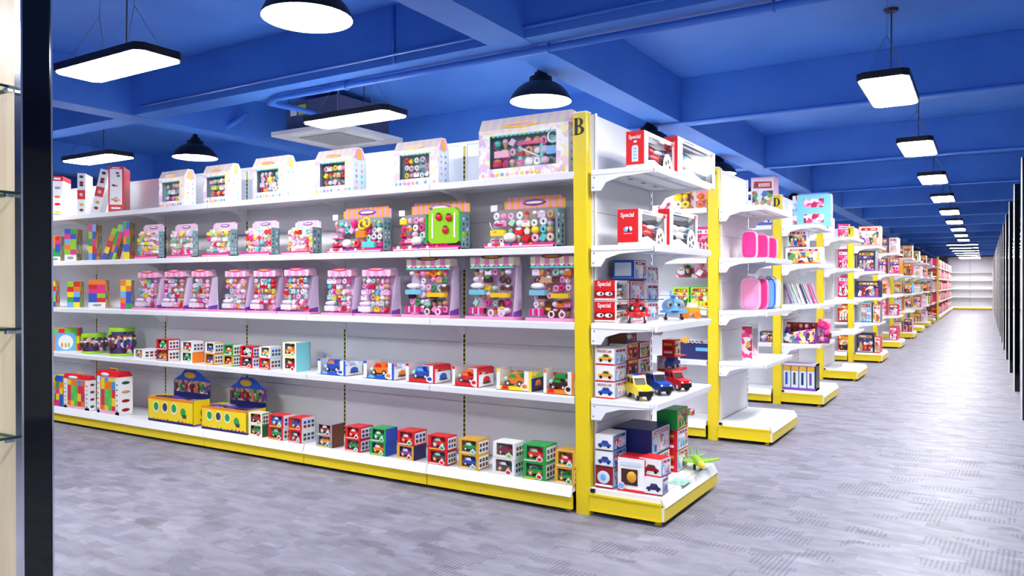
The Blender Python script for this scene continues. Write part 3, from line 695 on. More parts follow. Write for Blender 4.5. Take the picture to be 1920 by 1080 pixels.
def blocks_box(lab, w, h, d, white=0, tilt=0):
    t = thing('building_block_box', lab, 'toy box'); m = MB(); m.box(0, w, 0, d, 0, h, 'print_bricks')
    cs = ['yellow', 'blue', 'orange', 'lime', 'red', 'sky', 'green', 'hot']; r = random.Random(lab)
    n = 5; k = 2 if w > .05 else 1; z = h * (.2 if white else 0); hh = (h - z) / n
    for i in range(n):
        for j in range(k): m.fr(w * j / k, w * (j + 1) / k, z + hh * i, z + hh * (i + 1), r.choice(cs))
    if white: m.fr(0, w, 0, h * .2, 'white'); m.sph((w * .5, -.001, h * .1), (w * .3, .002, h * .05), 'grey', 8, 4)
    m.build('carton', t); MB().box(.001, w - .001, .001, d - .001, h, h + .002, r.choice(['white', 'yellow', 'orange'])).build('lid_flap', t); return t
def game_box(lab, w, h, d, mode):
    t = thing('game_box', lab, 'game box'); m = MB(); m.box(0, w, 0, d, 0, h, 'white'); m.add([(0, .0, h + .001), (w, 0, h + .001), (w, d, h + .001), (0, d, h + .001)], [(0, 1, 2, 3)], 'pale')
    if mode == 'cap':
        m.box(-.001, w + .001, -.001, d, h * .89, h + .002, 'red'); m.fr(w * .2, w * .8, h * .92, h * .97, 'white', -.003)
        for z, c in ((.72, 'grey'), (.5, 'orange'), (.32, 'red'), (.12, 'yellow')): m.sph((w * .5, -.001, h * z), (w * .3, .002, h * .035), c, 9, 4)
        m.fr(w * .15, w * .85, h * .06, h * .07, 'purple')
    if mode == 'band':
        m.fr(0, w, h * .38, h * .60, 'red'); m.sph((w * .5, -.002, h * .49), (w * .25, .002, w * .25), 'rose', 9, 4)
        for z, c in ((.92, 'dkgrey'), (.78, 'dkred'), (.72, 'brown'), (.25, 'gold'), (.12, 'brown')): m.sph((w * .5, -.001, h * z), (w * .28, .002, h * .035), c, 9, 4)
    if mode == 'frame':
        m.fr(0, w, 0, h, 'red'); m.fr(w * .1, w * .9, h * .17, h * .95, 'white', -.002); m.fr(w * .2, w * .8, h * .075, h * .115, 'white', -.002)
        for x, z, c in ((.6, .86, 'red'), (.66, .80, 'green'), (.5, .58, 'orange'), (.35, .59, 'brown'), (.3, .28, 'tan'), (.5, .31, 'tan'), (.68, .27, 'rose'), (.5, .25, 'orange')): m.sph((w * x, -.003, h * z), (w * .13, .002, h * .025), c, 8, 4)
        m.rs(w, 0, d, 0, h, 'red'); m.fr(w * .25, w * .75, h * .965, h * .985, 'white', -.002)
    m.build('carton', t)
    MB().box(0, w, .0, .03, h, h + .0025, 'white' if mode != 'frame' else 'red').build('top_flap', t)
    return t
def drum(lab, r, h):
    t = thing('toy_tub', lab, 'toy tub'); m = MB(); m.lathe((r, r, .014), [(r * .96, 0), (r * .96, h - .04)], 'print_dark', 24)
    for i in range(12):
        a = -PI / 2 + (i - 5.5) * .5; x, y = r + r * .97 * math.cos(a), r + r * .97 * math.sin(a)
        m.sph((x, y, h * .42), (.016, .016, h * .14), R.choice(['purple', 'brown', 'dkgrey', 'navy', 'choc']), 7, 6); m.sph((x, y, h * .62), (.015, .015, .017), R.choice(['tan', 'cream', 'white', 'rose']), 7, 5); m.sph((x, y, h * .68), (.016, .016, .012), R.choice(['brown', 'orange', 'choc', 'purple']), 7, 4)
    m.build('tub_wall', t)
    m = MB(); m.lathe((r, r, h - .035), [(r, 0), (r, .03), (r * .97, .035)], 'lime', 24); m.box(r * .75, r * 1.05, -.004, r, h - .06, h - .02, 'lime'); m.build('lid', t)
    MB().lathe((r, r, 0), [(r * .98, 0), (r, .018), (r * .96, .02)], 'lime', 24).build('rim', t); return t
def display_box(lab, w, h, d, hh, hx):
    t = thing('display_box', lab, 'display box'); m = MB()
    m.box(0, w, 0, .003, 0, h, 'yellow'); m.box(0, .003, 0, d, 0, h, 'yellow'); m.box(w - .003, w, 0, d, 0, h, 'yellow'); m.box(0, w, d - .003, d, 0, h, 'yellow'); m.box(0, w, 0, d, 0, .003, 'yellow')
    m.fr(0, w, 0, h * .1, 'navy'); m.rs(w, 0, d, 0, h * .07, 'purple'); m.fr(0, w, h * .9, h, 'orange')
    for i in range(12): m.sph((w * (.05 + .08 * i), -.002, h * .13), (.012, .002, h * .04), R.choice(['red', 'orange', 'purple', 'gold', 'lilac']), 7, 4)
    for i in range(4):
        x = w * (.19 + .2 * i)
        if i < 3: m.frp([(x + w * .075 * math.cos(q * PI / 7), h * .6 + h * .23 * math.sin(q * PI / 7)) for q in range(14)], 'cream', -.0025)
        m.frp([(x + w * .055 * math.cos(q * PI / 7), h * (.62 if i < 3 else .5) + h * .17 * math.sin(q * PI / 7)) for q in range(14)], 'green' if i != 1 else 'dkgrey', -.0035)
    m.fr(w * .78, w * .86, h * .28, h * .42, 'dkgrey', -.004)
    m.sph((w + .001, d * .55, h * .5), (.002, d * .13, h * .2), 'choc', 8, 5); m.sph((w + .001, d * .6, h * .22), (.002, d * .2, h * .1), 'brown', 8, 5)
    m.build('tray_box', t)
    c = MB(); c.box(.004, w - .004, .004, d - .004, h * .5, h * .93, 'print_dark')
    for i in range(5):
        for j in range(3): c.box(w * (.02 + .195 * i), w * (.17 + .195 * i), d * (.06 + .3 * j), d * (.3 + .3 * j), h * .93, h * (.96 + .02 * ((i + j) % 2)), R.choice(['navy', 'dkgrey', 'purple', 'grey']))
    c.build('blind_packets', t)
    x0 = hx; x1 = w + .0; y = d - .004; xm = (x0 + x1) / 2; ww = (x1 - x0) / 2
    q = [(x0, h * .8), (x1, h * .8), (x1, h + hh * .62), (xm + ww * .72, h + hh * .74), (xm + ww * .45, h + hh * .92), (xm + ww * .2, h + hh), (xm - ww * .4, h + hh), (xm - ww * .6, h + hh * .8), (x0, h + hh * .6)]
    c = MB(); c.prismy(q, y, y + .003, 'blue'); c.prismy([(a, min(b, h + hh * .6)) for a, b in q[:3]] + [(x0, h + hh * .6)], y - .002, y, 'print_hero')
    c.prismy([(x0, h * .8), (x1, h * .8), (x1, h + hh * .15), (x0, h + hh * .15)], y - .003, y - .002, 'navy')
    c.sph((xm - ww * .1, y - .002, h + hh * .8), (ww * .33, .004, hh * .13), 'gold', 12, 5)
    for i in range(7):
        x = x0 + (x1 - x0) * (i + .5) / 7; c.sph((x, y - .004, h + hh * .36), (ww * .10, .004, hh * .16), ['brown', 'green', 'red', 'dkred', 'orange', 'green', 'purple'][i], 8, 5); c.sph((x, y - .006, h + hh * .53), (ww * .07, .004, hh * .07), 'tan', 7, 4)
    c.build('header_card', t); return t

def toy_racer(m, x, y, z, L, c, c2='dkgrey', wc='dkgrey'):
    m.prismy([(x, z + L * .12), (x + L, z + L * .12), (x + L, z + L * .3), (x + L * .72, z + L * .36), (x + L * .6, z + L * .55), (x + L * .3, z + L * .55), (x + L * .18, z + L * .36), (x, z + L * .3)], y, y + L * .4, c)
    m.prismy([(x + L * .66, z + L * .36), (x + L * .57, z + L * .51), (x + L * .33, z + L * .51), (x + L * .24, z + L * .36)], y - .001, y + L * .4 + .001, c2)
    for q in (.22, .78):
        m.cyl((x + L * q, y - .003, z + L * .13), L * .13, L * .1, wc, 10, 'y'); m.cyl((x + L * q, y + L * .32, z + L * .13), L * .13, L * .1, wc, 10, 'y'); m.cyl((x + L * q, y - .005, z + L * .13), L * .06, .004, 'white', 8, 'y')
    return m
def small_carton(lab, w, h, d, fc, sc, tc, icons=True, name='toy_car_box'):
    t = thing(name, lab, 'toy box'); m = MB(); r = random.Random(lab)
    shell(m, w, h, d, w * .16, w * .90, h * .2, h * .93, fc, sc, inner={'red': 'print_red', 'dkred': 'print_red', 'green': 'print_green', 'gold': 'print_green', 'cream': 'print_food'}.get(fc, 'print_mixed'), top=fc, sidewin=None)
    if icons:
        m.rs(w, d * .06, d * .94, h * .1, h * .9, 'white')
        for i in range(3):
            for j in range(2): m.box(w + .001, w + .0022, d * (.14 + .27 * i), d * (.32 + .27 * i), h * (.2 + .33 * j), h * (.42 + .33 * j), r.choice(['dkgrey', 'dkgreen', 'dkred', 'blue', 'brown']))
    m.frp([(w * .74 + w * .15 * math.cos(q * PI / 6), h * .2 + h * .16 * math.sin(q * PI / 6)) for q in range(12)], 'white', -.002)
    m.frp([(w * .74 + w * .1 * math.cos(q * PI / 6), h * .2 + h * .1 * math.sin(q * PI / 6)) for q in range(12)], r.choice(['green', 'lime', 'teal', 'red']), -.003)
    m.fr(w * .05, w * .6, h * .05, h * .12, r.choice(['yellow', 'white', 'cream']), -.002)
    m.build('carton', t)
    c = MB(); toy_racer(c, w * .18, .008, h * .22, min(w * .68, .12), tc, r.choice(['white', 'dkgrey', 'mint']), r.choice(['dkgrey', 'mint', 'orange']))
    c.sph((w * .32, .02, h * .62), (w * .09, .01, w * .09), r.choice(['mint', 'white', 'yellow', 'orange']), 8, 6); c.build('toy_car', t)
    MB().box(w * .16, w * .9, .001, .002, h * .2, h * .93, 'clear_film').build('window_film', t); return t
def truck_box(lab, w, h, d, frame, side, tc, tc2, top=None):
    t = thing('toy_truck_box', lab, 'toy box'); m = MB()
    m.box(0, w * .1, 0, .003, 0, h, 'white'); m.box(w * .8, w, 0, .003, 0, h * .95, 'white'); m.box(w * .1, w * .8, 0, .003, 0, h * .2, frame)
    m.box(0, w, 0, d, 0, .003, frame); m.box(w - .003, w, .003, d, 0, h * .62, side); m.box(0, .003, .003, d, 0, h, 'white'); m.box(0, w, d - .003, d, 0, h * .8, {'blue': 'print_ice', 'red': 'print_red', 'yellow': 'print_food'}.get(frame, 'print_food'))
    m.fr(0, w * .1, h * .86, h, frame); m.fr(w * .93, w, 0, h * .95, frame, -.002)
    m.frp([(w * .14, h * .06), (w * .2, h * .24), (w * .34, h * .2), (w * .36, h * .05)], 'red' if frame != 'blue' else 'sky', -.002)
    m.frp([(w * .82 + w * .12 * math.cos(q * PI / 6), h * .22 + h * .17 * math.sin(q * PI / 6)) for q in range(12)], 'white', -.003)
    m.frp([(w * .82 + w * .08 * math.cos(q * PI / 6), h * .24 + h * .1 * math.sin(q * PI / 6)) for q in range(12)], tc, -.004)
    m.sph((w + .001, d * .5, h * .33), (.002, d * .24, h * .2), tc, 9, 5); m.sph((w + .002, d * .5, h * .2), (.002, d * .3, h * .07), 'dkgrey', 9, 4)
    if top: m.prismx([(0, h * .8), (d, h * .62), (d, h * .95), (0, h)], w - .004, w, top); m.box(w * .6, w, 0, d * .9, h - .004, h, top)
    m.build('carton', t)
    c = MB(); toy_racer(c, w * .16, d * .1, h * .17, w * .6, tc, tc2, 'dkgrey'); c.sph((w * .22, d * .15, h * .5), (w * .07, .02, w * .07), 'mint', 8, 6); c.box(w * .3, w * .62, d * .3, d * .6, h * .62, h * .8, tc2); c.build('toy_truck', t)
    f = MB(); f.box(w * .1, w * .8, .001, .002, h * .2, h * .97, 'clear_film'); f.box(0, w, 0, d, h - .001, h, 'clear_film'); f.box(w - .002, w - .001, 0, d, h * .62, h, 'clear_film'); f.build('window_film', t); return t
def big_blocks(lab, w, h, d):
    t = thing('building_block_set', lab, 'toy box'); m = MB(); e = h * .88
    m.box(0, w, .006, d, 0, e, 'white'); m.fr(w * .12, w * .86, h * .08, e * .95, 'print_blocks', .004); m.box(0, w * .12, 0, .006, 0, e, 'white'); m.box(w * .86, w, 0, .006, 0, e, 'white'); m.box(0, w, 0, .006, 0, h * .07, 'rose')
    for i in range(6): m.sph((w * .06, -.001, h * (.1 + .12 * i)), (w * .03, .002, h * .02), R.choice(['red', 'blue', 'green', 'orange']), 7, 4); m.sph((w * .93, -.001, h * (.1 + .12 * i)), (w * .035, .002, h * .02), R.choice(['dkred', 'blue', 'dkgreen', 'orange']), 7, 4)
    for i in range(4): m.sph((w + .001, d * .5, e * (.12 + .24 * i)), (.002, d * .3, h * .04), R.choice(['brown', 'tan', 'dkgreen', 'dkred']), 9, 4)
    m.build('carton', t); c = MB(); c.prismx([(-.004, e), (d, e), (d * .75, h), (d * .1, h)], -.003, w + .003, 'red'); c.sph((w * .38, -.002, e + (h - e) * .35), (w * .2, .006, (h - e) * .35), 'white', 12, 5); c.build('red_top', t)
    MB().tube([(w * .3, d * .4, h), (w * .36, d * .4, h + .02), (w * .64, d * .4, h + .02), (w * .7, d * .4, h)], .005, 'gold', 6).build('carry_handle', t); return t
def tin_box(lab, w, h, d):
    t = thing('picture_box', lab, 'toy box'); m = MB(); m.box(0, w, 0, d, 0, h, 'print_blocks'); m.fr(w * .12, w * .84, 0, h * .78, 'sky'); m.frp([(w * .5 + w * .28 * math.cos(q * PI / 8), h * .38 + h * .33 * math.sin(q * PI / 8)) for q in range(16)], 'white', -.0025)
    for x, c in ((.36, 'orange'), (.5, 'gold'), (.62, 'lime')): m.sph((w * x, -.003, h * .25), (w * .04, .002, h * .12), c, 7, 5)
    m.build('carton', t); MB().box(0, w, 0, d, h, h + .006, 'gold').build('lid', t); return t

# ------------------------------------------------------------------ goods on the long face of the nearest rack
def put(t, x, y, z, rz=0, grp=None, tilt=0):
    t.location = (x, y, z); t.rotation_euler = (0, tilt, rz)
    if grp: t['group'] = grp
    return t
def face(u0, u1, u2, v, z, yf=None, dmin=.05, dmax=.30):
    yf = yf or (3.885 if z < .3 else 3.93)
    x0, x1 = px_x(u0, yf), px_x(u1, yf); w = x1 - x0; h = px_z((u0 + u1) / 2, v, yf) - z
    d = (px_y(u2, x1) - yf) if u2 else .12
    return x0, w, h, min(max(d, dmin), dmax), yf
def turned(u0, u1, v, z, rz, yf=3.95, dmax=.3):
    x = px_x(u0, yf); r = (u0 - 960) / FPX; d = yf / (r * SN + CS)
    du = FPX / d * ((CS * math.cos(rz) + SN * math.sin(rz)) - r * (-SN * math.cos(rz) + CS * math.sin(rz)))
    return x, (u1 - u0) / du, px_z((u0 + u1) / 2, v, yf) - z
Z1, Z2, Z3, Z4 = [a + .001 for a in SH]; Z5 = DK + .002
num = ['first', 'second', 'third', 'fourth', 'fifth', 'sixth', 'seventh', 'eighth', 'ninth', 'tenth', 'eleventh', 'twelfth', 'thirteenth']
# top shelf
G = 'pastel house shaped playset boxes on the top shelf'
cont = ['mixer and cake stand', 'shop counter and sweets', 'green and white tea things', 'pink dress and yellow ring', 'pastel kitchen pieces']
for i, (a, b, c, v) in enumerate([(298, 346, 368, 319), (381, 432, 453, 308), (474, 534, 556, 293), (591, 661, 686, 279), (739, 822, 841, 262)]):
    x, w_, h, d, y = face(a, b, c, v, Z1)
    put(house_box('pastel house shaped toy box with window, %s from the left on the top shelf' % num[i], w_, h, d, 100 + i), x, y, Z1, 0, G)
x, w_, h, d, y = face(898, 1066, None, 214, Z1); put(house_box('largest pastel playset box on the top shelf, touching the yellow post B', w_, h, .13, 120, True), x, y, Z1)
G = 'thin white game boxes on the top shelf'
RT = .82
for a, b, v, mo, lab in [(97, 118, 329, 'cap', 'thin white game box with red cap, leftmost on the top shelf'), (145, 160, 324, 'band', 'thin upright white game box with red square, second from the left on top shelf'), (203, 232, 310, 'frame', 'white game box with red frame standing at top left')]:
    x, w_, h = turned(a, b, v, Z1, RT, 3.93); put(game_box(lab, w_, h, .26, mo), x, 3.93, Z1, RT, G)
x, w_, h = turned(170, 186, 316, Z1, RT, 3.94); o = put(game_box('thin white game box leaning right against the red framed box', w_, h, .22, 'band'), x, 3.94, Z1 + .001, RT, G); o.rotation_euler = (0, .2, RT); o.location.z += w_ * .2
# second shelf
G = 'colourful building block boxes on the second shelf'
for i, (a, b, v, wh) in enumerate([(94, 113, 442, 1), (121, 143, 428, 1), (166, 180, 420, 0), (231, 243, 415, 0)]):
    x, w_, h = turned(a, b, v, Z2, RT, 3.93); put(blocks_box('narrow building block box, %s upright one from the left on the second shelf' % num[i], w_, h, .22, wh), x, 3.93, Z2, RT, G)
for a, b, ti_, v, lab in [(204, 216, .25, 418, 'narrow building block box leaning right on the second shelf'), (190, 199, .32, 424, 'thinner block box leaning furthest over behind the other leaning one')]:
    x, w_, h = turned(a, b, v, Z2, RT, 3.94); o = put(blocks_box(lab, w_, h * .97, .18), x, 3.94, Z2 + w_ * math.sin(ti_), RT, G); o.rotation_euler = (0, ti_, RT)
G = 'pink blister playsets on the second shelf'
for i, (a, b, c, v, hv) in enumerate([(251, 296, 309, 432, 415), (311, 360, 372, 431, 412), (378, 430, 446, 428, 409), (449, 506, 524, 425, 405), (527, 583, 603, 424, 401)]):
    x, w_, h, d, y = face(a, b, c, v, Z2); put(blister('small pink and clear kitchen playset, %s from the left on the second shelf' % num[i], w_, h, min(d, .13), h * .22, 200 + i), x, y, Z2, 0, G)
for a, b, c, v, hv, kind, lab in [(612, 716, 735, 407, 388, 'bow', 'large clear playset with yellow bow and pink striped header on second shelf'), (735, 862, 882, 398, 377, 'melon', 'large clear playset with green watermelon case'), (906, 1040, 1066, 388, 366, 'cart', 'large clear playset with small white cart beside the yellow post B')]:
    x, w_, h, d, y = face(a, b, c, v, Z2); put(blister(lab, w_, h, min(d, .14), .075, a, kind, True), x, y, Z2, 0, G)
# third shelf
G = 'colourful building block boxes on the third shelf'
for i, (a, b, v, wh) in enumerate([(95, 104, 527, 0), (126, 150, 528, 0), (166, 198, 525, 1), (226, 246, 525, 0)]):
    x, w_, h = turned(a, b, v, Z3, RT, 3.95); put(blocks_box('building block box, %s from the left on the third shelf' % num[i], w_, h, .14, wh), x, 3.95, Z3, RT, G)
G = 'pink bag shaped playsets on the third shelf'
for i, (a, b, v) in enumerate([(247, 293, 508), (297, 343, 506), (348, 390, 505), (410, 460, 505), (463, 517, 504), (520, 580, 502), (602, 660, 503), (665, 735, 502)]):
    x, w_, h, d, y = face(a, b, None, v, Z3); put(handbag('small pink bag shaped playset, %s from the left on the third shelf' % num[i], w_, h, .1, 300 + i), x, y, Z3, 0, G)
for i, (a, b, v) in enumerate([(752, 843, 481), (872, 962, 477), (985, 1076, 475)]):
    x, w_, h, d, y = face(a, b, None, v, Z3); put(handbag('tall lilac bag shaped sweet shop playset, %s' % ['left of the three', 'middle of the three', 'beside the yellow post B'][i], w_, h, .11, 330 + i, True), x, y, Z3, 0, 'tall sweet shop playset bags on the third shelf')
# fourth shelf
x, w_, h = turned(98, 149, 617, Z4, .7, 3.95); put(tin_box('square toy box with blue picture and block border, far left on fourth shelf', w_, h, .08), x, 3.95, Z4, .7)
for a, b, v, lab in [(152, 201, 626, 'low lime lidded toy tub on the fourth shelf'), (203, 255, 615, 'tall lime lidded toy tub beside the low one')]:
    yc = 4.05; rr = (b - a) * .5 * (yc / (((a + b) / 2 - 960) / FPX * SN + CS)) / FPX * .85; x = px_x((a + b) / 2, yc)
    put(drum(lab, rr, px_z((a + b) / 2, v, yc - .05) - Z4), x - rr, yc - rr, Z4)
x, w_, h, d, y = face(251, 268, 292, 655, Z4); put(small_carton('single low white toy car box right of the lime tubs', w_, h, .16, 'white', 'white', 'gold'), x, y, Z4)
def stacks(rows, z, shelf, where):
    for i, (a, b, c, v, up, lo) in enumerate(rows):
        x, w_, h, d, y = face(a, b, c, v, z, dmin=.09, dmax=.19)
        for k, sp in enumerate((lo, up)):
            put(small_carton('%s toy car box, %s one in %s stack, %s shelf' % (sp[3], 'upper' if k else 'lower', num[i], where), w_, h / 2 - .001, d, sp[0], sp[1], sp[2], sp[1] in ('white', 'red', 'gold', 'dkred', 'green')), x + (R.uniform(0, .006) if k else 0), y, z + k * h / 2, 0, 'small toy car boxes stacked in twos on the %s shelf' % where)
stacks([(293, 315, 337, 636, ('red', 'red', 'green', 'dark red'), ('dkred', 'white', 'orange', 'black and red')),
        (339, 360, 382, 640, ('white', 'white', 'red', 'white'), ('white', 'orange', 'green', 'white with orange side')),
        (384, 401, 414, 642, ('white', 'gold', 'blue', 'white with brown side'), ('orange', 'gold', 'blue', 'white and gold')),
        (418, 436, 450, 646, ('green', 'white', 'orange', 'green'), ('gold', 'green', 'red', 'olive and green')),
        (450, 473, 487, 649, ('red', 'dkred', 'white', 'red'), ('red', 'white', 'dkgrey', 'dark red')),
        (486, 506, 528, 650, ('white', 'white', 'gold', 'white'), ('red', 'white', 'orange', 'white and red'))], Z4, 4, 'fourth')
stk = (530, 555, 580, 642)
x, w_, h, d, y = face(*stk, Z4)
for k in (0, 1): put(small_carton('orange toy box with plain turquoise side, %s of the two' % ['lower', 'upper'][k], w_, h / 2 - .001, .14, 'cream', 'aqua', ['red', 'orange'][k], False), x, y, Z4 + k * h / 2, 0, 'turquoise sided toy boxes')
for a, b, c, v, fr_, sd, t1, t2, tp, lab in [(596, 648, 685, 674, 'blue', 'white', 'blue', 'orange', None, 'blue framed toy truck box, leftmost of the window boxes on fourth shelf'),
        (682, 739, 768, 678, 'blue', 'white', 'orange', 'red', None, 'blue framed toy truck box with orange truck'),
        (761, 816, 852, 683, 'red', 'white', 'blue', 'sky', 'red', 'red toy truck box with blue truck and red top flap'),
        (848, 898, 930, 688, 'red', 'white', 'red', 'orange', 'red', 'red toy truck box with red truck and red top flap'),
        (931, 996, 1022, 693, 'yellow', 'navy', 'orange', 'green', None, 'yellow toy truck box with dark blue side'),
        (1019, 1076, None, 694, 'orange', 'white', 'choc', 'green', None, 'white toy truck box with orange rim beside the yellow post B')]:
    x, w_, h, d, y = face(a, b, c, v, Z4, dmin=.12, dmax=.17); put(truck_box(lab, w_, h, d, fr_, sd, t1, t2, tp), x, y, Z4, 0, 'toy truck window boxes on the fourth shelf')
# bottom shelf
for a, b, v, lab in [(97, 103, 706, 'thin block box at the very left of the bottom shelf'), (105, 118, 704, 'narrow block box second from the left on the bottom shelf')]:
    x, w_, h, d, y = face(a, b, None, v, Z5); put(blocks_box(lab, w_, h, .12), x, y, Z5)
for a, b, c, v, lab in [(120, 166, 180, 703, 'smaller red topped building block set with carry handle on the bottom shelf'), (182, 222, 249, 696, 'larger red topped building block set with carry handle')]:
    x, w_, h, d, y = face(a, b, c, v, Z5); put(big_blocks(lab, w_, h, min(d, .2)), x, y, Z5, 0, 'red topped building block sets')
for a, b, c, v, hv, lab in [(278, 362, 395, 747, 706, 'yellow display box with blue header card, left one on the bottom shelf'), (378, 462, 500, 765, 722, 'yellow display box with blue header card, right one on the bottom shelf')]:
    x, w_, h, d, y = face(a, b, c, v, Z5); put(display_box(lab, w_, h, min(d, .24), .22, w_ * .2), x, y, Z5, 0, 'yellow display boxes with header cards')
W_, RD = 'white', 'red'
stacks([(466, 491, 501, 774, ('cream', 'green', 'red', 'green sided'), ('cream', 'dkgreen', 'green', 'green')),
        (503, 530, 553, 778, ('red', 'white', 'blue', 'red and blue'), ('red', 'white', 'green', 'red with white side')),
        (541, 565, 592, 783, ('red', 'white', 'blue', 'red edged with blue car'), ('red', 'white', 'dkred', 'red edged with dark car')),
        (593, 622, 645, 795, ('grey', 'brown', 'dkred', 'brown sided'), ('grey', 'brown', 'orange', 'brown sided with orange car')),
        (647, 675, 699, 800, ('red', 'red', 'red', 'red'), ('red', 'red', 'green', 'red with green car')),
        (693, 722, 744, 803, ('green', 'blue', 'green', 'green with blue side'), ('green', 'blue', 'orange', 'green and blue with orange car')),
        (744, 775, 799, 808, ('red', 'red', 'red', 'bright red'), ('gold', 'navy', 'purple', 'gold with navy side')),
        (802, 838, 856, 817, ('red', 'red', 'red', 'red framed'), ('red', 'dkred', 'dkgrey', 'dark red')),
        (860, 896, 917, 824, ('gold', 'gold', 'green', 'orange sided with green car'), ('gold', 'gold', 'blue', 'orange sided with blue car')),
        (923, 964, 983, 829, ('white', 'white', 'dkred', 'white'), ('white', 'white', 'dkgrey', 'white with dark car')),
        (980, 1022, 1043, 834, ('green', 'green', 'red', 'green framed with red car'), ('green', 'green', 'green', 'green framed with green car')),
        (1040, 1076, None, 845, ('gold', 'gold', 'red', 'green and orange with red car'), ('gold', 'gold', 'green', 'green and orange with green car'))], Z5, 5, 'bottom')
#END_UNITS

# ------------------------------------------------------------------ goods on the aisle end of the nearest rack (open side faces +x)
def eface(u0, u1, us, v, z, xf):
    y0, y1 = px_y(u0, xf), px_y(u1, xf)
    return y0, y1 - y0, px_zx(u0, v, xf) - z, xf - px_x(us, y0)
def pic_car(m, x0, x1, z0, z1, c, face_='l'):
    """small printed car picture on the left (x=0) face; x0..x1 run along depth from the back"""
    a, b = x1, x0
    L = b - a
    pts = [(0, .25), (.04, .5), (.25, .58), (.36, .9), (.72, .9), (.85, .58), (1, .5), (1, .25)]
    def q(p): return (-.0024, a + L * p[0], z0 + (z1 - z0) * p[1])
    m.add([q(p) for p in pts], [tuple(range(len(pts)))], c)
    m.add([(-.0030,) + q(p)[1:] for p in [(.38, .6), (.42, .84), (.68, .84), (.74, .6)]], [(0, 1, 2, 3)], 'dkgrey')
    for w_ in (.2, .8): m.sph((-.0028, a + L * w_, z0 + (z1 - z0) * .22), (.0012, abs(L) * .1, abs(L) * .1), 'black', 8, 5)
def special_box(lab, w, h, d, toy, style, toys='robot', wheel=True):
    t = thing('toy_robot_box', lab, 'toy box'); m = MB()
    shell(m, w, h, d, w * .12, w * .92, h * .12, h * .88, 'white', 'white', inner='grey')
    m.ls(0, 0, d, h * .06 if style != 'eyes' else 0, h, 'red')
    if style == 'bottle':
        m.add([(-.0026, d * (.5 + .18 * a), h * b) for a, b in ((-1, .14), (1, .14), (1, .55), (.6, .6), (-.6, .6), (-1, .55))], [tuple(range(6))], 'pale')
        m.sph((-.002, d * .5, h * .70), (.002, d * .1, h * .035), 'white', 8, 5)
        for i in range(4): m.ls(-.002, d * .4, d * .6, h * (.22 + .09 * i), h * (.25 + .09 * i), 'sky')
    if style == 'swirl':
        for i, c in enumerate(('sky', 'white', 'navy', 'white')): m.sph((-.002, d * (.62 - .08 * i), h * (.42 + .02 * (i % 2))), (.002, d * .09, h * .07), c, 8, 5)
        m.ls(-.001, d * .3, d * .7, h * .30, h * .315, 'white')
    if style == 'eyes':
        m.ls(-.0004, 0, d, 0, h * .14, 'white'); m.ls(-.001, 0, d, h * .04, h * .07, 'dkred')
        m.ls(-.001, 0, d, h * .22, h * .5, 'dkred')
        for q in (.3, .72): m.sph((-.003, d * q, h * .36), (.002, d * .19, h * .1), 'white', 9, 5); m.sph((-.004, d * (q - .06), h * .37), (.002, d * .07, h * .07), 'choc', 8, 5)
    if wheel: m.frp([(w * .74 + w * .16 * math.cos(q * PI / 7), h * .2 + w * .16 * math.sin(q * PI / 7)) for q in range(14)], 'white', -.003); 
    if wheel:
        for q in range(5): m.sph((w * .74 + w * .07 * math.cos(q * 1.26), -.004, h * .2 + w * .07 * math.sin(q * 1.26)), (w * .03, .002, w * .03), 'dkgrey', 6, 4)
    m.frp([(w * .12, h * .12), (w * .12, h * .2), (w * .3, h * .26), (w * .5, h * .16), (w * .6, h * .12)], 'white', -.0014)
    m.fr(w * .15, w * .4, h * .92, h * .95, 'grey', -.002); m.fr(w * .86, w * .95, h * .88, h * .97, 'red', -.002)
    m.build('carton', t)
    c = MB()
    c.sph((w * .42, .035, h * .36), (w * .26, .024, h * .13), toy, 10, 6); c.sph((w * .3, .03, h * .52), (w * .13, .022, h * .12), toy, 9, 6)
    c.box(w * .5, w * .82, .015, .05, h * .28, h * .45, toy); c.prismy([(w * .2, h * .68), (w * .7, h * .8), (w * .82, h * .72), (w * .5, h * .62)], .02, .04, 'dkgrey')
    c.sph((w * .55, .028, h * .55), (w * .14, .02, h * .08), 'white', 8, 5); c.sph((w * .72, .028, h * .56), (w * .08, .02, h * .06), 'sky', 8, 5); c.sph((w * .24, .02, h * .3), (w * .06, .012, h * .06), 'dkgrey', 8, 5); c.sph((w * .6, .016, h * .36), (w * .06, .012, h * .06), 'dkgrey', 8, 5)
    c.build('toy_robot', t)
    MB().box(w * .12, w * .92, .001, .002, h * .12, h * .88, 'clear_film').build('window_film', t)
    text_mesh('Special', d * .28, 'white', t, (-.003, d * .52, h * .83), (PI / 2, 0, -PI / 2), sx=.85)['label'] = 'white word Special'
    return t
INK = dict(print_candy=('hot', ['rose', 'white', 'dkred', 'pink'], 'white'), print_red=('red', ['gold', 'white', 'dkred', 'black'], 'yellow'), print_mixed=('white', ['red', 'blue', 'gold', 'dkgrey', 'pink', 'tan'], 'red'),
    print_ice=('pale', ['sky', 'white', 'grey', 'rose', 'blue'], 'red'), print_dark=('navy', ['dkred', 'red', 'grey', 'purple', 'tan'], 'gold'), print_green=('lime', ['green', 'red', 'yellow', 'white', 'dkgreen'], 'red'),
    print_food=('orange', ['gold', 'red', 'cream', 'brown', 'white'], 'cream'), print_purple=('purple', ['hot', 'lilac', 'gold', 'rose'], 'yellow'), print_pastel=('cream', ['rose', 'mint', 'lilac', 'gold'], 'pink'), print_blue=('sky', ['blue', 'white', 'pale'], 'navy'))
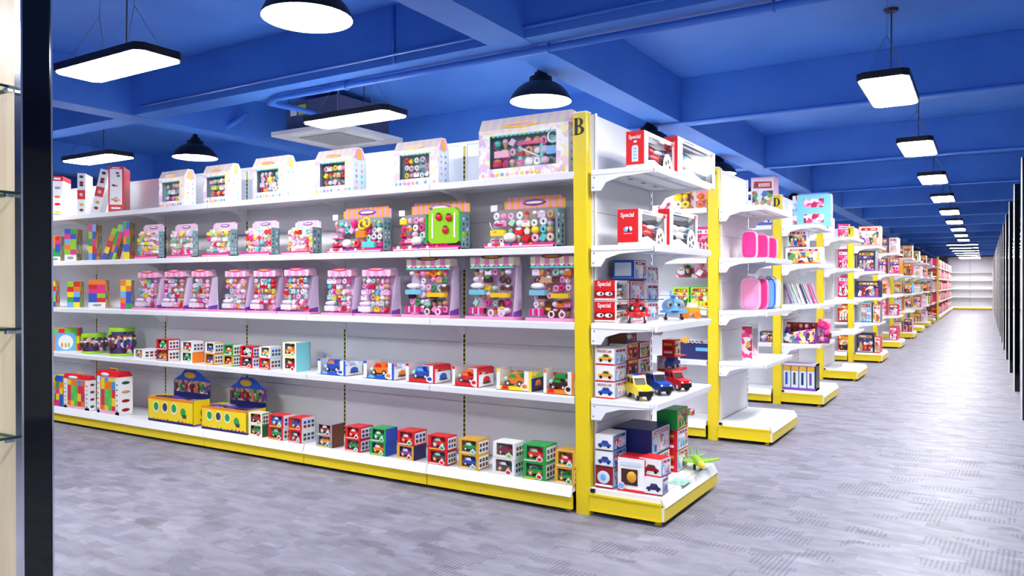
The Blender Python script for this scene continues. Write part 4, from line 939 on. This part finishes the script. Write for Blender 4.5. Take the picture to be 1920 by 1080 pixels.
def art(m, w, h, key, seed):
    """cover picture: ground colour, title bar, figures and a base stripe"""
    r = random.Random(seed); bg, pal, ti_ = INK[key]
    m.fr(w * .03, w * .97, h * .03, h * .97, bg, -.0012)
    m.fr(w * .06, w * .94, h * .06, h * .72, key, -.0015)
    n = r.choice((2, 3, 3, 4))
    for i in range(n):
        cx = w * (.12 + .76 * (i + .5) / n); q = min(w * .36 / n, h * .14) * r.uniform(.85, 1.1); c = r.choice(pal)
        m.sph((cx, -.002, h * .28), (q, .001, h * .2), c, 9, 5); m.sph((cx, -.0034, h * .28 + h * .2), (q * .75, .001, q * .8), r.choice(['tan', 'cream', c, 'white']), 9, 5)
        m.sph((cx + q * .25, -.0045, h * .28 - h * .03), (q * .4, .001, h * .07), r.choice(pal), 7, 4)
    m.frp([(w * .1, h * .78), (w * .9, h * .76), (w * .88, h * .9), (w * .14, h * .92)], ti_, -.0022)
    k = max(3, int(w / .03))
    for i in range(k): m.fr(w * (.17 + .66 * i / k), w * (.17 + .66 * (i + .62) / k), h * .805, h * .875, r.choice(['white', 'dkgrey', bg]), -.0032)
    m.fr(w * .03, w * .97, h * .03, h * .08, r.choice(pal), -.0026)
def print_carton(lab, w, h, d, front, side, pic=None, bottom=None, text=False, frame=None, ball=False, name='toy_box', cat='toy box', topc=None):
    t = thing(name, lab, cat); m = MB(); m.box(0, w, 0, d, 0, h, side)
    art(m, w, h, front, lab) if front in INK else m.fr(w * .03, w * .97, h * .03, h * .97, front)
    if side in ('white', 'pale', 'red') and not (pic or frame or ball or text):
        for q in range(3): m.ls(-.0008, d * .15, d * .85, h * (.15 + .25 * q), h * (.28 + .25 * q), ('grey', 'rose', 'sky')[q] if side != 'red' else ('white', 'dkred', 'gold')[q])
    m.add([(0, 0, h + .001), (w, 0, h + .001), (w, d, h + .001), (0, d, h + .001)], [(0, 1, 2, 3)], topc or side)
    if frame: m.ls(0, 0, d, 0, h, frame); m.ls(-.001, d * .1, d * .9, h * .2, h * .88, 'pale'); m.ls(-.001, 0, d, h * .08, h * .13, 'sky')
    if pic: pic_car(m, d * .08, d * .86, h * .16, h * .72, pic)
    if bottom: m.ls(-.0006, 0, d, 0, h * .08, bottom); m.fr(0, w, 0, h * .08, bottom, -.002)
    m.build('carton', t)
    if text: text_mesh('POLICE CAR', d * .135, 'dkred', t, (-.003, d * .5, h * .83), (PI / 2, 0, -PI / 2))['label'] = 'words POLICE CAR'
    if ball:
        c = MB(); c.box(-.0035, -.002, d * .24, d * .86, h * .2, h * .68, 'choc'); c.sph((-.004, d * .46, h * .45), (.012, d * .19, h * .17), 'gold', 14, 8); c.ls(-.0015, d * .1, d * .9, h * .78, h * .88, 'pale')
        c.sph((-.003, d * .86, h * .16), (.003, d * .15, h * .12), 'rose', 12, 6); c.sph((-.005, d * .86, h * .16), (.003, d * .11, h * .09), 'sky', 12, 6); c.build('window_picture', t)
    return t
RZ = PI / 2
def eput(maker, u0, u1, us, v, z, xf, lab, *a, grp=None, hfix=None, zt=None, ymin=None, **k):
    y0, w_, h, d = eface(u0, u1, us, v, zt or z, xf)
    y0 = ymin or max(y0, 3.925); h = hfix or h; d = min(d, xf + 1.884)
    return put(maker(lab, w_, h, d, *a, **k), xf, y0, zt or z, RZ, grp)
eput(special_box, 1207, 1264, 1173, 243, Z1, -1.58, 'red and white box marked Special on the top aisle end shelf', 'red', 'bottle')
eput(special_box, 1266, 1337, 1240, 268, Z1, -1.56, 'white window box with blue robot, right of the red Special box on top', 'sky', 'bottle', wheel=False, hfix=.24, ymin=4.40)
eput(special_box, 1197, 1250, 1158, 391, Z2, -1.615, 'tilted red and white Special box on the second aisle end shelf', 'red', 'swirl')
eput(special_box, 1252, 1305, 1230, 404, Z2, -1.60, 'white window box with pale robot on the second aisle end shelf', 'white', 'swirl', hfix=.23, ymin=4.374)
# third shelf: cartons stacked two and three high
xf = -1.755; y0 = 3.93; hh = .118
for k in (0, 1): put(special_box('red Special carton with printed eyes, %s of the two by post B' % ('lower', 'upper')[k], .20, hh, .125, 'tan', 'eyes', wheel=False), xf, y0, Z3 + k * (hh + .003), RZ, 'red Special cartons beside post B')
for k in (0, 1): put(print_carton('white robot carton with red edge, %s one right of the red Special cartons' % ('lower', 'upper')[k], .21, hh, .125, 'print_ice', 'red'), xf, y0 + .21, Z3 + k * (hh + .003), RZ, 'white robot cartons on the third aisle end shelf')
for k in (0, 1, 2): put(print_carton('white carton with robot picture, %s of the far stack on the third aisle end shelf' % ('bottom', 'middle', 'top')[k], .2, hh - .01, .12, 'print_ice', 'white'), xf + .01, y0 + .44, Z3 + k * (hh - .007), RZ, 'white robot cartons on the third aisle end shelf')
put(print_carton('blue framed carton lying on top of the white robot cartons', .2, .115, .13, 'print_ice', 'navy', frame='blue'), xf + .02, y0 + .215, Z3 + 2 * (hh + .003) + .001, RZ)

def helicopter(lab, c, c2, L=.15, eyes=True):
    t = thing('toy_helicopter', lab, 'toy helicopter'); m = MB()
    m.sph((0, 0, L * .42), (L * .36, L * .42, L * .27), c, 18, 12); m.sph((0, -L * .18, L * .30), (L * .30, L * .3, L * .14), c, 14, 8)
    m.tube([(0, L * .3, L * .45), (0, L * .85, L * .55)], L * .06, c, 8); m.prismx([(L * .75, L * .5), (L * .95, L * .9), (L * .8, L * .9), (L * .65, L * .55)], -L * .02, L * .02, c)
    m.box(-L * .42, L * .42, -L * .1, L * .12, L * .22, L * .30, c); m.build('body', t)
    w = MB()
    for s in (-1, 1): w.sph((s * L * .15, -L * .33, L * .48), (L * .14, L * .09, L * .13), c2, 10, 7); w.sph((s * L * .13, -L * .41, L * .48), (L * .04, L * .03, L * .05), 'white' if c2 == 'black' else 'black', 7, 5)
    w.build('window_eyes', t)
    MB().sph((0, -L * .47, L * .27), (L * .13, L * .03, L * .035), 'dkred' if c == 'red' else 'navy', 8, 5).build('mouth', t)
    MB().cyl((0, 0, L * .66), L * .05, L * .1, 'dkgrey' if c == 'red' else c, 8).build('rotor_mast', t)
    for a in (0, PI / 2) if c != 'red' else (.2, .2 + PI / 2):
        b = MB(); b.box(-L * .85, L * .85, -L * .05, L * .05, -.002, .002, 'black' if c == 'red' else 'sky'); b.build('rotor_blade', t, (0, 0, L * (.76 + .015 * (a > 1))), (0, 0, a))
    for s in (-1, 1): MB().tube([(s * L * .25, -L * .3, L * .05), (s * L * .25, L * .3, L * .05)], L * .045, 'black', 7).tube([(s * L * .25, 0, L * .05), (s * L * .2, 0, L * .28)], L * .025, 'black', 5).build('skid', t)
    return t
put(helicopter('red toy helicopter with black windscreen eyes and black rotor', 'red', 'black', .175), -1.665, 4.03, Z3, .35)
put(helicopter('light blue toy helicopter next to the red one', 'sky', 'grey', .195), -1.63, 4.52, Z3, .45)
t = thing('toy_forklift', 'small toy vehicle with orange wheels at the far end of the third aisle end shelf', 'toy vehicle')
MB().box(-.05, .05, -.035, .035, .03, .07, 'gold').box(-.02, .04, -.03, .03, .07, .10, 'white').build('body', t)
for sx in (-.035, .035):
    for sy in (-.04, .03): MB().cyl((sx, sy, .022), .022, .012, 'orange', 12, 'y').build('wheel', t)
put(t, -1.60, 4.76, Z3, .5)

# fourth shelf: car cartons and toy cars
xf = -1.76; hh = .092
for k, (c, tx) in enumerate((('blue', True), ('gold', False), ('gold', True))):
    put(print_carton('white toy car carton with %s car picture, %s of three beside post B' % (('blue', 'tan', 'yellow')[k], ('bottom', 'middle', 'top')[k]), .17, hh, .115, 'print_ice', 'white', pic=c, bottom='red', text=tx), xf, 3.93, Z4 + k * (hh + .002), RZ, 'white toy car cartons on the fourth aisle end shelf')
for j, (yy, hs, fr_) in enumerate(((4.13, (.10, .10, .09), 'print_red'), (4.32, (.095, .095, .095), 'print_mixed'))):
    z = Z4
    for k, q in enumerate(hs):
        put(print_carton('dark red patterned toy carton, %s of the %s column behind the toy cars' % (('bottom', 'middle', 'top')[k], ('nearer', 'further')[j]), .17, q, .11, fr_, ('white', 'dkred')[(j + k) % 2]), xf - .01, yy, z, RZ, 'patterned toy cartons behind the toy cars'); z += q + .001
put(print_carton('brown framed window box lying at the back above the car cartons', .16, .07, .10, 'print_dark', 'brown', topc='tan'), xf - .02, 4.14, Z4 + .294, RZ)
def clear_car_box(lab, w, h, d, c, fc='red'):
    t = thing('clear_toy_car_box', lab, 'toy box'); m = MB()
    m.box(0, w, 0, d, 0, .008, fc); m.box(0, w, d - .003, d, 0, h, 'print_ice'); m.box(0, w, 0, d, h - .004, h, fc)
    m.build('carton', t); c_ = MB(); toy_racer(c_, w * .12, d * .25, .01, w * .7, c, 'dkgrey'); c_.build('toy_car', t)
    MB().box(0, w, 0, .001, .008, h - .004, 'clear_film').box(0, .001, 0, d, .008, h - .004, 'clear_film').build('window_film', t); return t
put(clear_car_box('clear toy car box with blue car, upper of two, aisle end B', .2, .09, .13, 'blue'), -1.66, 4.66, Z4 + .092, RZ)
put(clear_car_box('clear toy car box with teal car, lower of two, aisle end B', .2, .09, .13, 'teal'), -1.66, 4.66, Z4, RZ)
put(print_carton('red carton with orange figure print on top of the clear car boxes', .12, .10, .08, 'print_food', 'red'), -1.69, 4.70, Z4 + .184, RZ)
def toy_suv(lab, c, roof='white', L=.20, bar=None):
    t = thing('toy_car', lab, 'toy car'); W = L * .36; m = MB()
    # local -y is the nose
    def sec(pts, x0, x1, k): m.prismx([(a * L, b * L) for a, b in pts], x0, x1, k)
    sec([(-.5, .14), (.5, .14), (.5, .34), (-.12, .36), (-.48, .32), (-.5, .24)], -W / 1.0 * .52, W * .52, c)
    m.build('body', t)
    m = MB(); y = [(-.14, .35), (.46, .35), (.43, .52), (-.02, .53)]
    m.prismx([(a * L, b * L) for a, b in y], -W * .46, W * .46, c); m.prismx([(a * L, b * L) for a, b in [(-.04, .52), (.45, .51), (.43, .56), (0, .57)]], -W * .46, W * .46, roof); m.build('cabin', t)
    g = MB(); g.add([(-W * .38, -.145 * L, .365 * L), (W * .38, -.145 * L, .365 * L), (W * .38, -.04 * L, .51 * L), (-W * .38, -.04 * L, .51 * L)], [(0, 1, 2, 3)], 'black')
    for s in (-1, 1):
        for a, b in ((-.05, .12), (.16, .40)): g.add([(s * W * .463, (a) * L, .38 * L), (s * W * .463, b * L, .38 * L), (s * W * .463, (b - .01) * L, .50 * L), (s * W * .463, (a + .05) * L, .50 * L)], [(0, 1, 2, 3)], 'black')
    g.build('windows', t)
    f = MB(); f.box(-W * .5, W * .5, -.53 * L, -.49 * L, .12 * L, .24 * L, 'black'); f.build('front_bumper', t)
    l = MB()
    for s in (-1, 1): l.sph((s * W * .36, -.5 * L, .27 * L), (.02 * L + .004, .004, .03 * L), 'white', 8, 5)
    l.build('headlights', t)
    if bar: MB().box(-W * .3, W * .3, .05 * L, .13 * L, .57 * L, .62 * L, bar).box(W * .05, W * .3, .049 * L, .131 * L, .568 * L, .622 * L, 'red').build('light_bar', t)
    for s in (-1, 1):
        for a in (-.3, .3): MB().cyl((s * W * .5 - (.012 if s > 0 else 0), a * L, .12 * L), .12 * L, .014, 'black', 14, 'x').cyl((s * W * .5 + (.0025 if s > 0 else -.0005), a * L, .12 * L), .06 * L, .001 if s > 0 else -.001, 'white', 10, 'x').build('wheel', t)
    return t
put(toy_suv('yellow toy off road car with white roof and blue light bar', 'yellow', 'white', .225, 'blue'), -1.655, 4.03, Z4, .72)
put(toy_suv('blue toy off road car with white roof, between the yellow and red ones', 'blue', 'white', .215), -1.635, 4.28, Z4, .8)
put(toy_suv('red toy off road car, furthest of the loose toy cars', 'red', 'red', .20), -1.60, 4.50, Z4, .9)
# bottom deck
xf = -1.77
put(print_carton('dark red carton with round silver picture, under two white car cartons by post B', .17, .118, .105, 'print_ice', 'dkred', topc='dkred'), xf, 3.93, Z5, RZ)
m = MB(); m.sph((-.002, .055, .062), (.002, .04, .036), 'pale', 14, 8); m.sph((-.004, .055, .062), (.002, .018, .02), 'sky', 10, 6); m.ls(-.001, 0, .105, .01, .022, 'white')
m.build('printed_picture', [o for o in bpy.data.objects if o.get('label', '').startswith('dark red carton with round')][0])
for k in (0, 1): put(print_carton('white carton with blue car picture, %s of two on the bottom deck by post B' % ('lower', 'upper')[k], .19, .088, .105, 'print_blue', 'white', pic='blue', bottom='dkgrey'), xf, 3.93, Z5 + .120 + k * .090, RZ, 'white blue car cartons on the bottom deck')
for k in (0, 1): put(print_carton('long navy carton with pale blue front, %s of two on the bottom deck' % ('lower', 'upper')[k], .30, .15, .24, 'print_ice', 'navy', topc='navy'), -1.635, 4.17, Z5 + k * .152, RZ, 'long navy cartons on the bottom deck')
for k in (0, 1): put(print_carton('red and white robot carton, %s of two under the green printed box' % ('lower', 'upper')[k], .2, .125, .13, 'print_ice', 'red'), -1.60, 4.5, Z5 + k * .127, RZ, 'red and white cartons under the green box')
put(print_carton('green and blue printed box on top of the tall far stack', .2, .12, .13, 'print_green', 'green'), -1.60, 4.5, Z5 + .255, RZ)
put(print_carton('white and red box with yellow ball picture on the bottom deck', .14, .185, .155, 'print_red', 'white', bottom='red', ball=True, topc='red'), -1.585, 3.935, Z5, RZ)
put(print_carton('white carton with blue sports car picture, bottom front corner of the deck', .11, .095, .105, 'print_ice', 'white', pic='navy', bottom='dkred'), -1.485, 3.945, Z5, RZ + .06)
put(print_carton('white carton with red sports car picture, set on the blue sports car carton', .12, .095, .13, 'print_ice', 'white', pic='dkred', bottom='red', topc='red'), -1.495, 3.95, Z5 + .097, RZ - .1)
t = thing('toy_plane', 'bright green toy jet plane with yellow nose on the bottom deck', 'toy plane')
m = MB(); m.sph((0, 0, .055), (.028, .15, .026), 'lime', 12, 8); m.build('fuselage', t)
MB().sph((0, -.11, .06), (.02, .05, .022), 'yellow', 10, 7).build('nose', t)
for s in (-1, 1):
    MB().prismz([(s * .015, -.05), (s * .15, .06), (s * .15, .09), (s * .015, .06)][::s], .05, .056, 'lime').build('wing', t)
    MB().prismz([(s * .01, .09), (s * .07, .14), (s * .07, .16), (s * .01, .14)][::s], .058, .063, 'lime').build('tail_wing', t)
    MB().prismx([(.08, .07), (.13, .12), (.15, .12), (.14, .07)], s * .02 - .002, s * .02 + .002, 'lime').build('tail_fin', t)
    MB().cyl((s * .02 - .006, 0, .018), .018, .012, 'black', 10, 'x').build('wheel', t)
put(t, -1.51, 4.62, Z5, .5)
t = MB().box(0, .10, 0, .14, 0, .001, 'mint').cyl((.03, .05, .001), .012, .0006, 'sky', 12).cyl((.07, .06, .001), .012, .0006, 'sky', 12).build('sticker_sheet')
tag(put(t, -1.56, 4.22, Z5), 'pale green sheet with blue dots lying on the bottom deck', 'sheet')

# ------------------------------------------------------------------ second rack (C), seen through the first end shelves
def bagged(lab, w, h, d, pal, seed, fm='clear_film', hook=False):
    t = thing('bagged_toy', lab, 'bagged toy'); c = clutter(.01, w - .01, .01, h * .85, d * .5, pal, seed, .06, d * .35); c.build('toy_pieces', t)
    MB().box(0, w, d * .9, d, 0, h, 'print_food' if 'yellow' in pal else 'print_candy').build('back_card', t)
    MB().prismx([(0, 0), (d, 0), (d, h), (d * .7, h), (.0, h * .5)], 0, w, fm).build('bag', t)
    if hook: MB().tube([(w / 2, d, h), (w / 2, d + .2, h + .02)], .004, 'steel_cord', 5).build('peg_hook', t)
    return t
def cput(maker, u0, u1, v0, v1, yf, lab, *a, d=.12, grp=None, z=None, **k):
    x0, x1 = px_x(u0, yf), px_x(u1, yf); zz = z if z is not None else px_z((u0 + u1) / 2, v1, yf); h = px_z((u0 + u1) / 2, v0, yf) - zz
    if z is not None and z < 1.9: h = min(h, .37)
    return put(maker(lab, x1 - x0, h, d, *a, **k), x0, yf, zz, 0, grp)
YC = 6.42
cput(bagged, 1256, 1292, 362, 0, YC, 'yellow and black toy in a clear bag on the second rack, upper shelf', ['yellow', 'yellow', 'black', 'gold', 'white'], 5, z=Z2 + .32)
bpy.data.objects['bagged_toy'].location.z = Z1 - .09
for o in [bpy.data.objects['bagged_toy']]: o.location.z = Z1
def rack_y(k): return ROWS[k][1]
cput(bagged, 1297, 1336, 352, 0, YC, 'orange and blue toy in a clear bag right of the yellow one', ['orange', 'brown', 'sky', 'gold', 'rose'], 6, z=Z1)
cput(bagged, 1230, 1248, 375, 0, YC, 'pink and orange toy bag partly hidden behind the end shelf upright', ['orange', 'rose', 'hot'], 8, z=Z1)
cput(print_carton, 1302, 1338, 425, 0, YC, 'pink carton with white top label on the second rack', 'print_candy', 'hot', z=Z2)
cput(bagged, 1265, 1298, 492, 520, YC, 'black and white flower toy pack hanging on the second rack', ['white', 'black', 'red', 'dkgreen'], 9, d=.06, hook=True)
cput(bagged, 1300, 1336, 482, 521, YC, 'hot pink toy pack hanging by the yellow post C', ['hot', 'pink', 'rose', 'white'], 10, d=.06, hook=True)
cput(print_carton, 1262, 1292, 538, 0, YC, 'yellow and green printed carton behind the blue helicopter', 'print_green', 'lime', z=Z3)
cput(print_carton, 1294, 1336, 537, 0, YC, 'green and pink printed carton by the yellow post C', 'print_green', 'green', z=Z3)
cput(print_carton, 1275, 1336, 638, 0, YC, 'dark blue tool set carton on the fourth shelf of the second rack', 'navy', 'navy', z=Z4 + .02, d=.2)
o = [o for o in bpy.data.objects if o.get('label', '').startswith('dark blue tool set')][0]; o.location.z = Z4
q = MB(); q.sph((.05, -.003, .16), (.04, .003, .03), 'gold', 8, 5); q.box(.14, .25, -.004, -.002, .07, .10, 'sky'); q.build('printed_picture', o); text_mesh('TOOL SET', .045, 'white', o, (.17, -.004, .15), (PI / 2, 0, 0))
cput(print_carton, 1300, 1336, 780, 0, YC, 'small orange and green pack at the back of the bottom deck of second rack', 'print_food', 'orange', z=Z5, d=.1) if False else None
put(bagged('small orange and green toy lying on the bottom deck of the second rack', .10, .05, .08, ['orange', 'green'], 3), -2.28, 6.5, Z5)

# goods on the aisle end C
def backpack(lab, w, h, d, c, c2):
    t = thing('school_bag', lab, 'school bag'); m = MB(); n = 12
    pts = [(w / 2 + w / 2 * (abs(math.cos(a)) ** .45) * math.copysign(1, math.cos(a)), h / 2 + h / 2 * (abs(math.sin(a)) ** .45) * math.copysign(1, math.sin(a))) for a in [2 * PI * i / 24 for i in range(24)]]
    m.prismy([(x, z) for x, z in pts], .012, d, c2, True); q = [(w / 2 + (x - w / 2) * .88, h / 2 + (z - h / 2) * .93) for x, z in pts]; m.prismy(q, 0, .012, c, True); m.build('bag_body', t)
    MB().prismy([(w / 2 + (x - w / 2) * .6, h * .3 + (z - h / 2) * .4) for x, z in pts], -.012, 0, c, True).build('front_pocket', t)
    MB().tube([(w * .35, d * .6, h), (w * .4, d * .6, h * 1.06), (w * .6, d * .6, h * 1.06), (w * .65, d * .6, h)], .005, c2, 6).build('carry_handle', t); return t
for i, (xa, yy, c, c2, la) in enumerate([(-1.775, 6.60, 'hot', 'rose', 'flat hot pink toy bag, nearest on the second shelf'), (-1.74, 6.86, 'hot', 'pink', 'hot pink toy bag with white rim, middle on the second shelf'), (-1.72, 7.1, 'hot', 'rose', 'pink toy bag furthest along the second shelf')]):
    put(backpack(la + ' of end C', .125, .235 - .015 * i, .10, c, c2), xa, yy, Z2, .12, 'pink toy bags on end C')
for i, (xa, yy, c, c2, la) in enumerate([(-1.79, 6.62, 'pink', 'rose', 'big light pink toy bag on the third shelf'), (-1.73, 6.80, 'hot', 'pink', 'deep pink toy bag on the third shelf, behind the light pink one'), (-1.71, 6.97, 'sky', 'blue', 'blue toy bag on the third shelf'), (-1.70, 7.12, 'white', 'pale', 'white toy bag furthest on the third shelf')]):
    put(backpack(la + ' of end C', .16 if i == 0 else .125, .27, .10, c, c2), xa, yy, Z3, .12, 'school bags on end C')
def doll_box(lab, w, h, d, a='print_candy', b='rose'):
    t = thing('doll_box', lab, 'toy box'); m = MB(); shell(m, w, h, d, w * .1, w * .9, h * .14, h * .9, 'white', 'white', inner='rose'); m.ls(0, 0, d, h * .04, h * .96, a); m.sph((-.003, d * .4, h * .45), (.003, d * .2, h * .1), 'gold', 9, 6); m.build('carton', t)
    c = MB(); c.sph((w * .5, d * .4, h * .62), (w * .14, d * .14, h * .07), 'tan', 9, 6); c.sph((w * .5, d * .45, h * .65), (w * .19, d * .16, h * .09), 'brown', 9, 6); c.lathe((w * .5, d * .4, h * .16), [(w * .3, 0), (w * .1, h * .26), (w * .13, h * .4)], b, 12); c.build('doll', t)
    MB().box(w * .1, w * .9, .001, .002, h * .14, h * .9, 'clear_film').build('window_film', t); return t
put(doll_box('pink doll box alone on the fourth shelf of end C', .21, .30, .085), -1.66, 6.50, Z4, RZ)

# second gap: the face of rack D between the posts C and D
YD = 8.72
cput(print_carton, 1408, 1452, 332, 0, YD, 'tall white and pink doll carton on top of the third rack', 'print_mixed', 'rose', z=Z1, d=.2)
cput(print_carton, 1412, 1452, 465, 0, YD, 'dark pink carton on the second shelf of the third rack', 'print_candy', 'dkred', z=Z2, d=.2)
cput(print_carton, 1415, 1452, 545, 0, YD, 'grey and pink carton on the third shelf of the third rack', 'print_candy', 'grey', z=Z3, d=.2)
cput(print_carton, 1425, 1452, 622, 0, YD, 'dark blue and black carton on the fourth shelf of the third rack', 'print_dark', 'navy', z=Z4, d=.2)
# aisle end D
def craft_kit(lab, w, h, d):
    t = thing('craft_kit_box', lab, 'toy box'); m = MB(); m.box(0, w, 0, d, 0, h * .96, 'print_blue'); m.fr(w * .12, w, 0, h * .96, 'aqua'); m.prismy([(w * .1, h * .96), (w * .2, h), (w * .9, h), (w, h * .96)], 0, d, 'sky'); m.build('carton', t)
    for z0, z1 in ((.12, .38), (.58, .84)): MB().box(w * .3, w * .82, -.003, -.001, h * z0, h * z1, 'print_candy').build('window_picture', t)
    return t
def ef(u0, u1, v0, z, yf):
    xa = max(px_x(u0, yf), -1.888); return xa, px_x(u1, yf) - xa, px_z((u0 + u1) / 2, v0, yf) - z
x, w_, h = ef(1486, 1558, 363, Z1, 9.05); put(craft_kit('light blue craft kit box with two windows on top of end D', w_, h, .12), x, 9.05, Z1)
x, w_, h = ef(1473, 1541, 464, Z2, 8.72); put(print_carton('low white doll carton with purple stripe on end D', w_, h, .16, 'print_mixed', 'white', topc='purple'), x, 8.72, Z2)
px0, pw, ph = ef(1477, 1514, 432, Z2 + h + .002, 8.74); put(print_carton('white upright carton standing on the low white one of end D', pw, ph, .12, 'print_mixed', 'white'), px0, 8.74, Z2 + h + .002)
for i in range(8):
    t = thing('picture_book', '%s leaning picture book on the third shelf of end D' % (num[i] if i < 7 else 'last'), 'book', group='leaning picture books on end D')
    b = MB(); b.box(0, .014, 0, .16, 0, .225, ['print_purple', 'white', 'print_mixed', 'white', 'print_dark', 'print_candy', 'print_purple', 'rose'][i]); b.fr(0, .014, .0, .225, ['purple', 'mint', 'white', 'cream', 'navy', 'rose', 'hot', 'pink'][i]); b.build('cover', t)
    MB().box(.002, .012, .001, .158, .225, .2262, 'white').build('page_block', t)
    put(t, -1.81 + .040 * i, 8.72 + .01 * (i % 3), Z3 + .006, .25); t.rotation_euler = (0, -.30 - .03 * (i % 3), .25)
t = thing('display_tray', 'magenta display tray of dolls on the fourth shelf of end D', 'display box')
x, w_, h = ef(1469, 1528, 612, Z4, 8.72)
MB().prismy([(0, 0), (w_, 0), (w_, h * .9), (0, h * .55)], 0, .004, 'print_purple').prismx([(0, 0), (.18, 0), (.18, h), (0, h * .55)], w_ - .004, w_, 'purple').box(0, w_, 0, .18, 0, .004, 'purple').box(0, w_, .176, .18, 0, h * 1.2, 'dkred').prismx([(0, 0), (.18, 0), (.18, h), (0, h * .55)], 0, .004, 'purple').build('tray', t)
for i in range(5): MB().lathe((w_ * (.12 + .19 * i), .09, .005), [(.03, 0), (.018, h * .8)], ['purple', 'choc', 'dkred', 'hot', 'navy'][i], 9).sph((w_ * (.12 + .19 * i), .09, h * 1.0), (.02, .02, .024), ['tan', 'brown', 'tan', 'rose', 'choc'][i], 9, 6).build('doll', t)
put(t, x, 8.72, Z4)
x, w_, h = ef(1531, 1556, 598, Z4, 8.80); put(bagged('pink packets hanging together right of the magenta tray', w_, h, .1, ['hot', 'pink', 'purple', 'gold'], 44), x, 8.80, Z4)
t = thing('display_box', 'purple display box of upright books on the bottom deck of end D', 'display box'); x, w_, h = ef(1467, 1530, 682, Z5, 8.68)
MB().box(0, w_, 0, .2, 0, .025, 'purple').box(0, w_, .196, .2, 0, h, 'purple').box(w_ - .004, w_, 0, .2, .0, h, 'black').box(0, w_, 0, .2, h * .92, h, 'lilac').build('tray_box', t)
for i in range(4): MB().box(w_ * (.02 + .24 * i), w_ * (.23 + .24 * i), .004, .19, .026, h * .9, 'pale').fr(w_ * (.02 + .24 * i), w_ * (.23 + .24 * i), h * .72, h * .9, 'gold', .003).fr(w_ * (.08 + .24 * i), w_ * (.15 + .24 * i), h * .2, h * .66, ['blue', 'dkgrey', 'navy', 'purple'][i], .003).build('book', t)
put(t, x, 8.68, Z5)
# rack E face and rack F face, narrow gaps
for (yf, u0, u1, rows, nm) in ((11.25, 1504, 1532, [(484, Z2, 'print_pastel', 'pale'), (None, 0, 0, 0)], 'fourth'),
                               (14.08, 1571, 1591, [(420, Z1, 'print_candy', 'hot'), (467, Z2, 'print_candy', 'dkred'), (518, Z3, 'print_candy', 'hot'), (570, Z4, 'print_red', 'dkred'), (628, Z5, 'print_red', 'dkred')], 'fifth')):
    for v, z, f, sd in rows:
        if v: cput(print_carton, u0, u1, v, 0, yf, '%s carton on the %s shelf of the %s rack' % ({'print_pastel': 'pale', 'print_candy': 'pink', 'print_red': 'red'}[f], {Z1: 'top', Z2: 'second', Z3: 'third', Z4: 'fourth', Z5: 'bottom'}[z], nm), f, sd, z=z, d=.2, grp='pink and red cartons on the fifth rack' if nm == 'fifth' else None)
# aisle end F
YF = 14.09
for u0, u1, v, z, f, sd, la in [(1610, 1654, 424, Z1, 'print_mixed', 'orange', 'grey and orange patterned carton on top of end F'), (1606, 1642, 470, Z2, 'print_dark', 'grey', 'grey blue blister packs on the second shelf of end F'),
        (1606, 1662, 527, Z3, 'print_dark', 'navy', 'large dark car carton with red print on the third shelf of end F'), (1613, 1634, 567, Z4, 'print_ice', 'teal', 'white carton with teal base on the fourth shelf of end F'),
        (1637, 1650, 572, Z4, 'print_mixed', 'grey', 'grey carton next to the teal based one on end F'), (1606, 1638, 625, Z5, 'print_dark', 'black', 'dark window carton on the bottom deck of end F'), (1640, 1652, 632, Z5, 'print_mixed', 'red', 'small red carton on the bottom deck of end F')]:
    x, w_, h = ef(u0, u1, v, z, YF); w_ = min(w_, -1.50 - x); put(print_carton(la, w_, max(h, .08), .35, f, sd, bottom='teal' if sd == 'teal' else None), x, YF, z)
# further aisle ends: two cartons a shelf
shn = ['top', 'second', 'third', 'fourth', 'bottom']
fm = ['print_mixed', 'print_candy', 'print_red', 'print_ice', 'print_green', 'print_food', 'print_purple', 'print_dark', 'print_pastel']
cn = dict(print_mixed='mixed colour', print_candy='pink', print_red='red', print_ice='pale blue', print_green='green', print_food='orange', print_purple='purple', print_dark='dark', print_pastel='pastel')
r = random.Random(21)
for k in range(5, 10):
    y = ROWS[k][1]
    for j, z in enumerate((Z1, Z2, Z3, Z4, Z5)):
        for q in (0, 1):
            if r.random() < .12: continue
            f = r.choice(fm); wq = r.uniform(.14, .19); hq = r.uniform(.2, .36) if j else r.uniform(.22, .4)
            o = print_carton('%s carton, %s on the %s shelf of the %s aisle end' % (cn[f], ('left', 'right')[q], shn[j], nth[k]), wq, hq, r.uniform(.25, .7), f, r.choice(['white', 'red', 'rose', 'grey', 'orange', 'sky']))
            put(o, -1.885 + q * .20, y + .08, z, 0, 'cartons on the distant aisle ends')
# the long rack at the far end
r = random.Random(5); src = {}
for i in range(13):
    for j, z in enumerate((Z1, Z2, Z3, Z4, Z5)):
        f = ['print_candy', 'print_red', 'print_pastel', 'print_candy', 'print_mixed'][(i + j * 2) % 5]; yy = 31.75 + i * 1.05
        o = print_carton('pink and red toy carton packed on the long rack at the far aisle end', .9, r.uniform(.26, .36) if j else .3, .2, f, ['hot', 'red', 'rose'][(i + j) % 3], name='toy_carton')
        put(o, -1.50, yy, z, RZ, 'toy cartons on the long far rack')
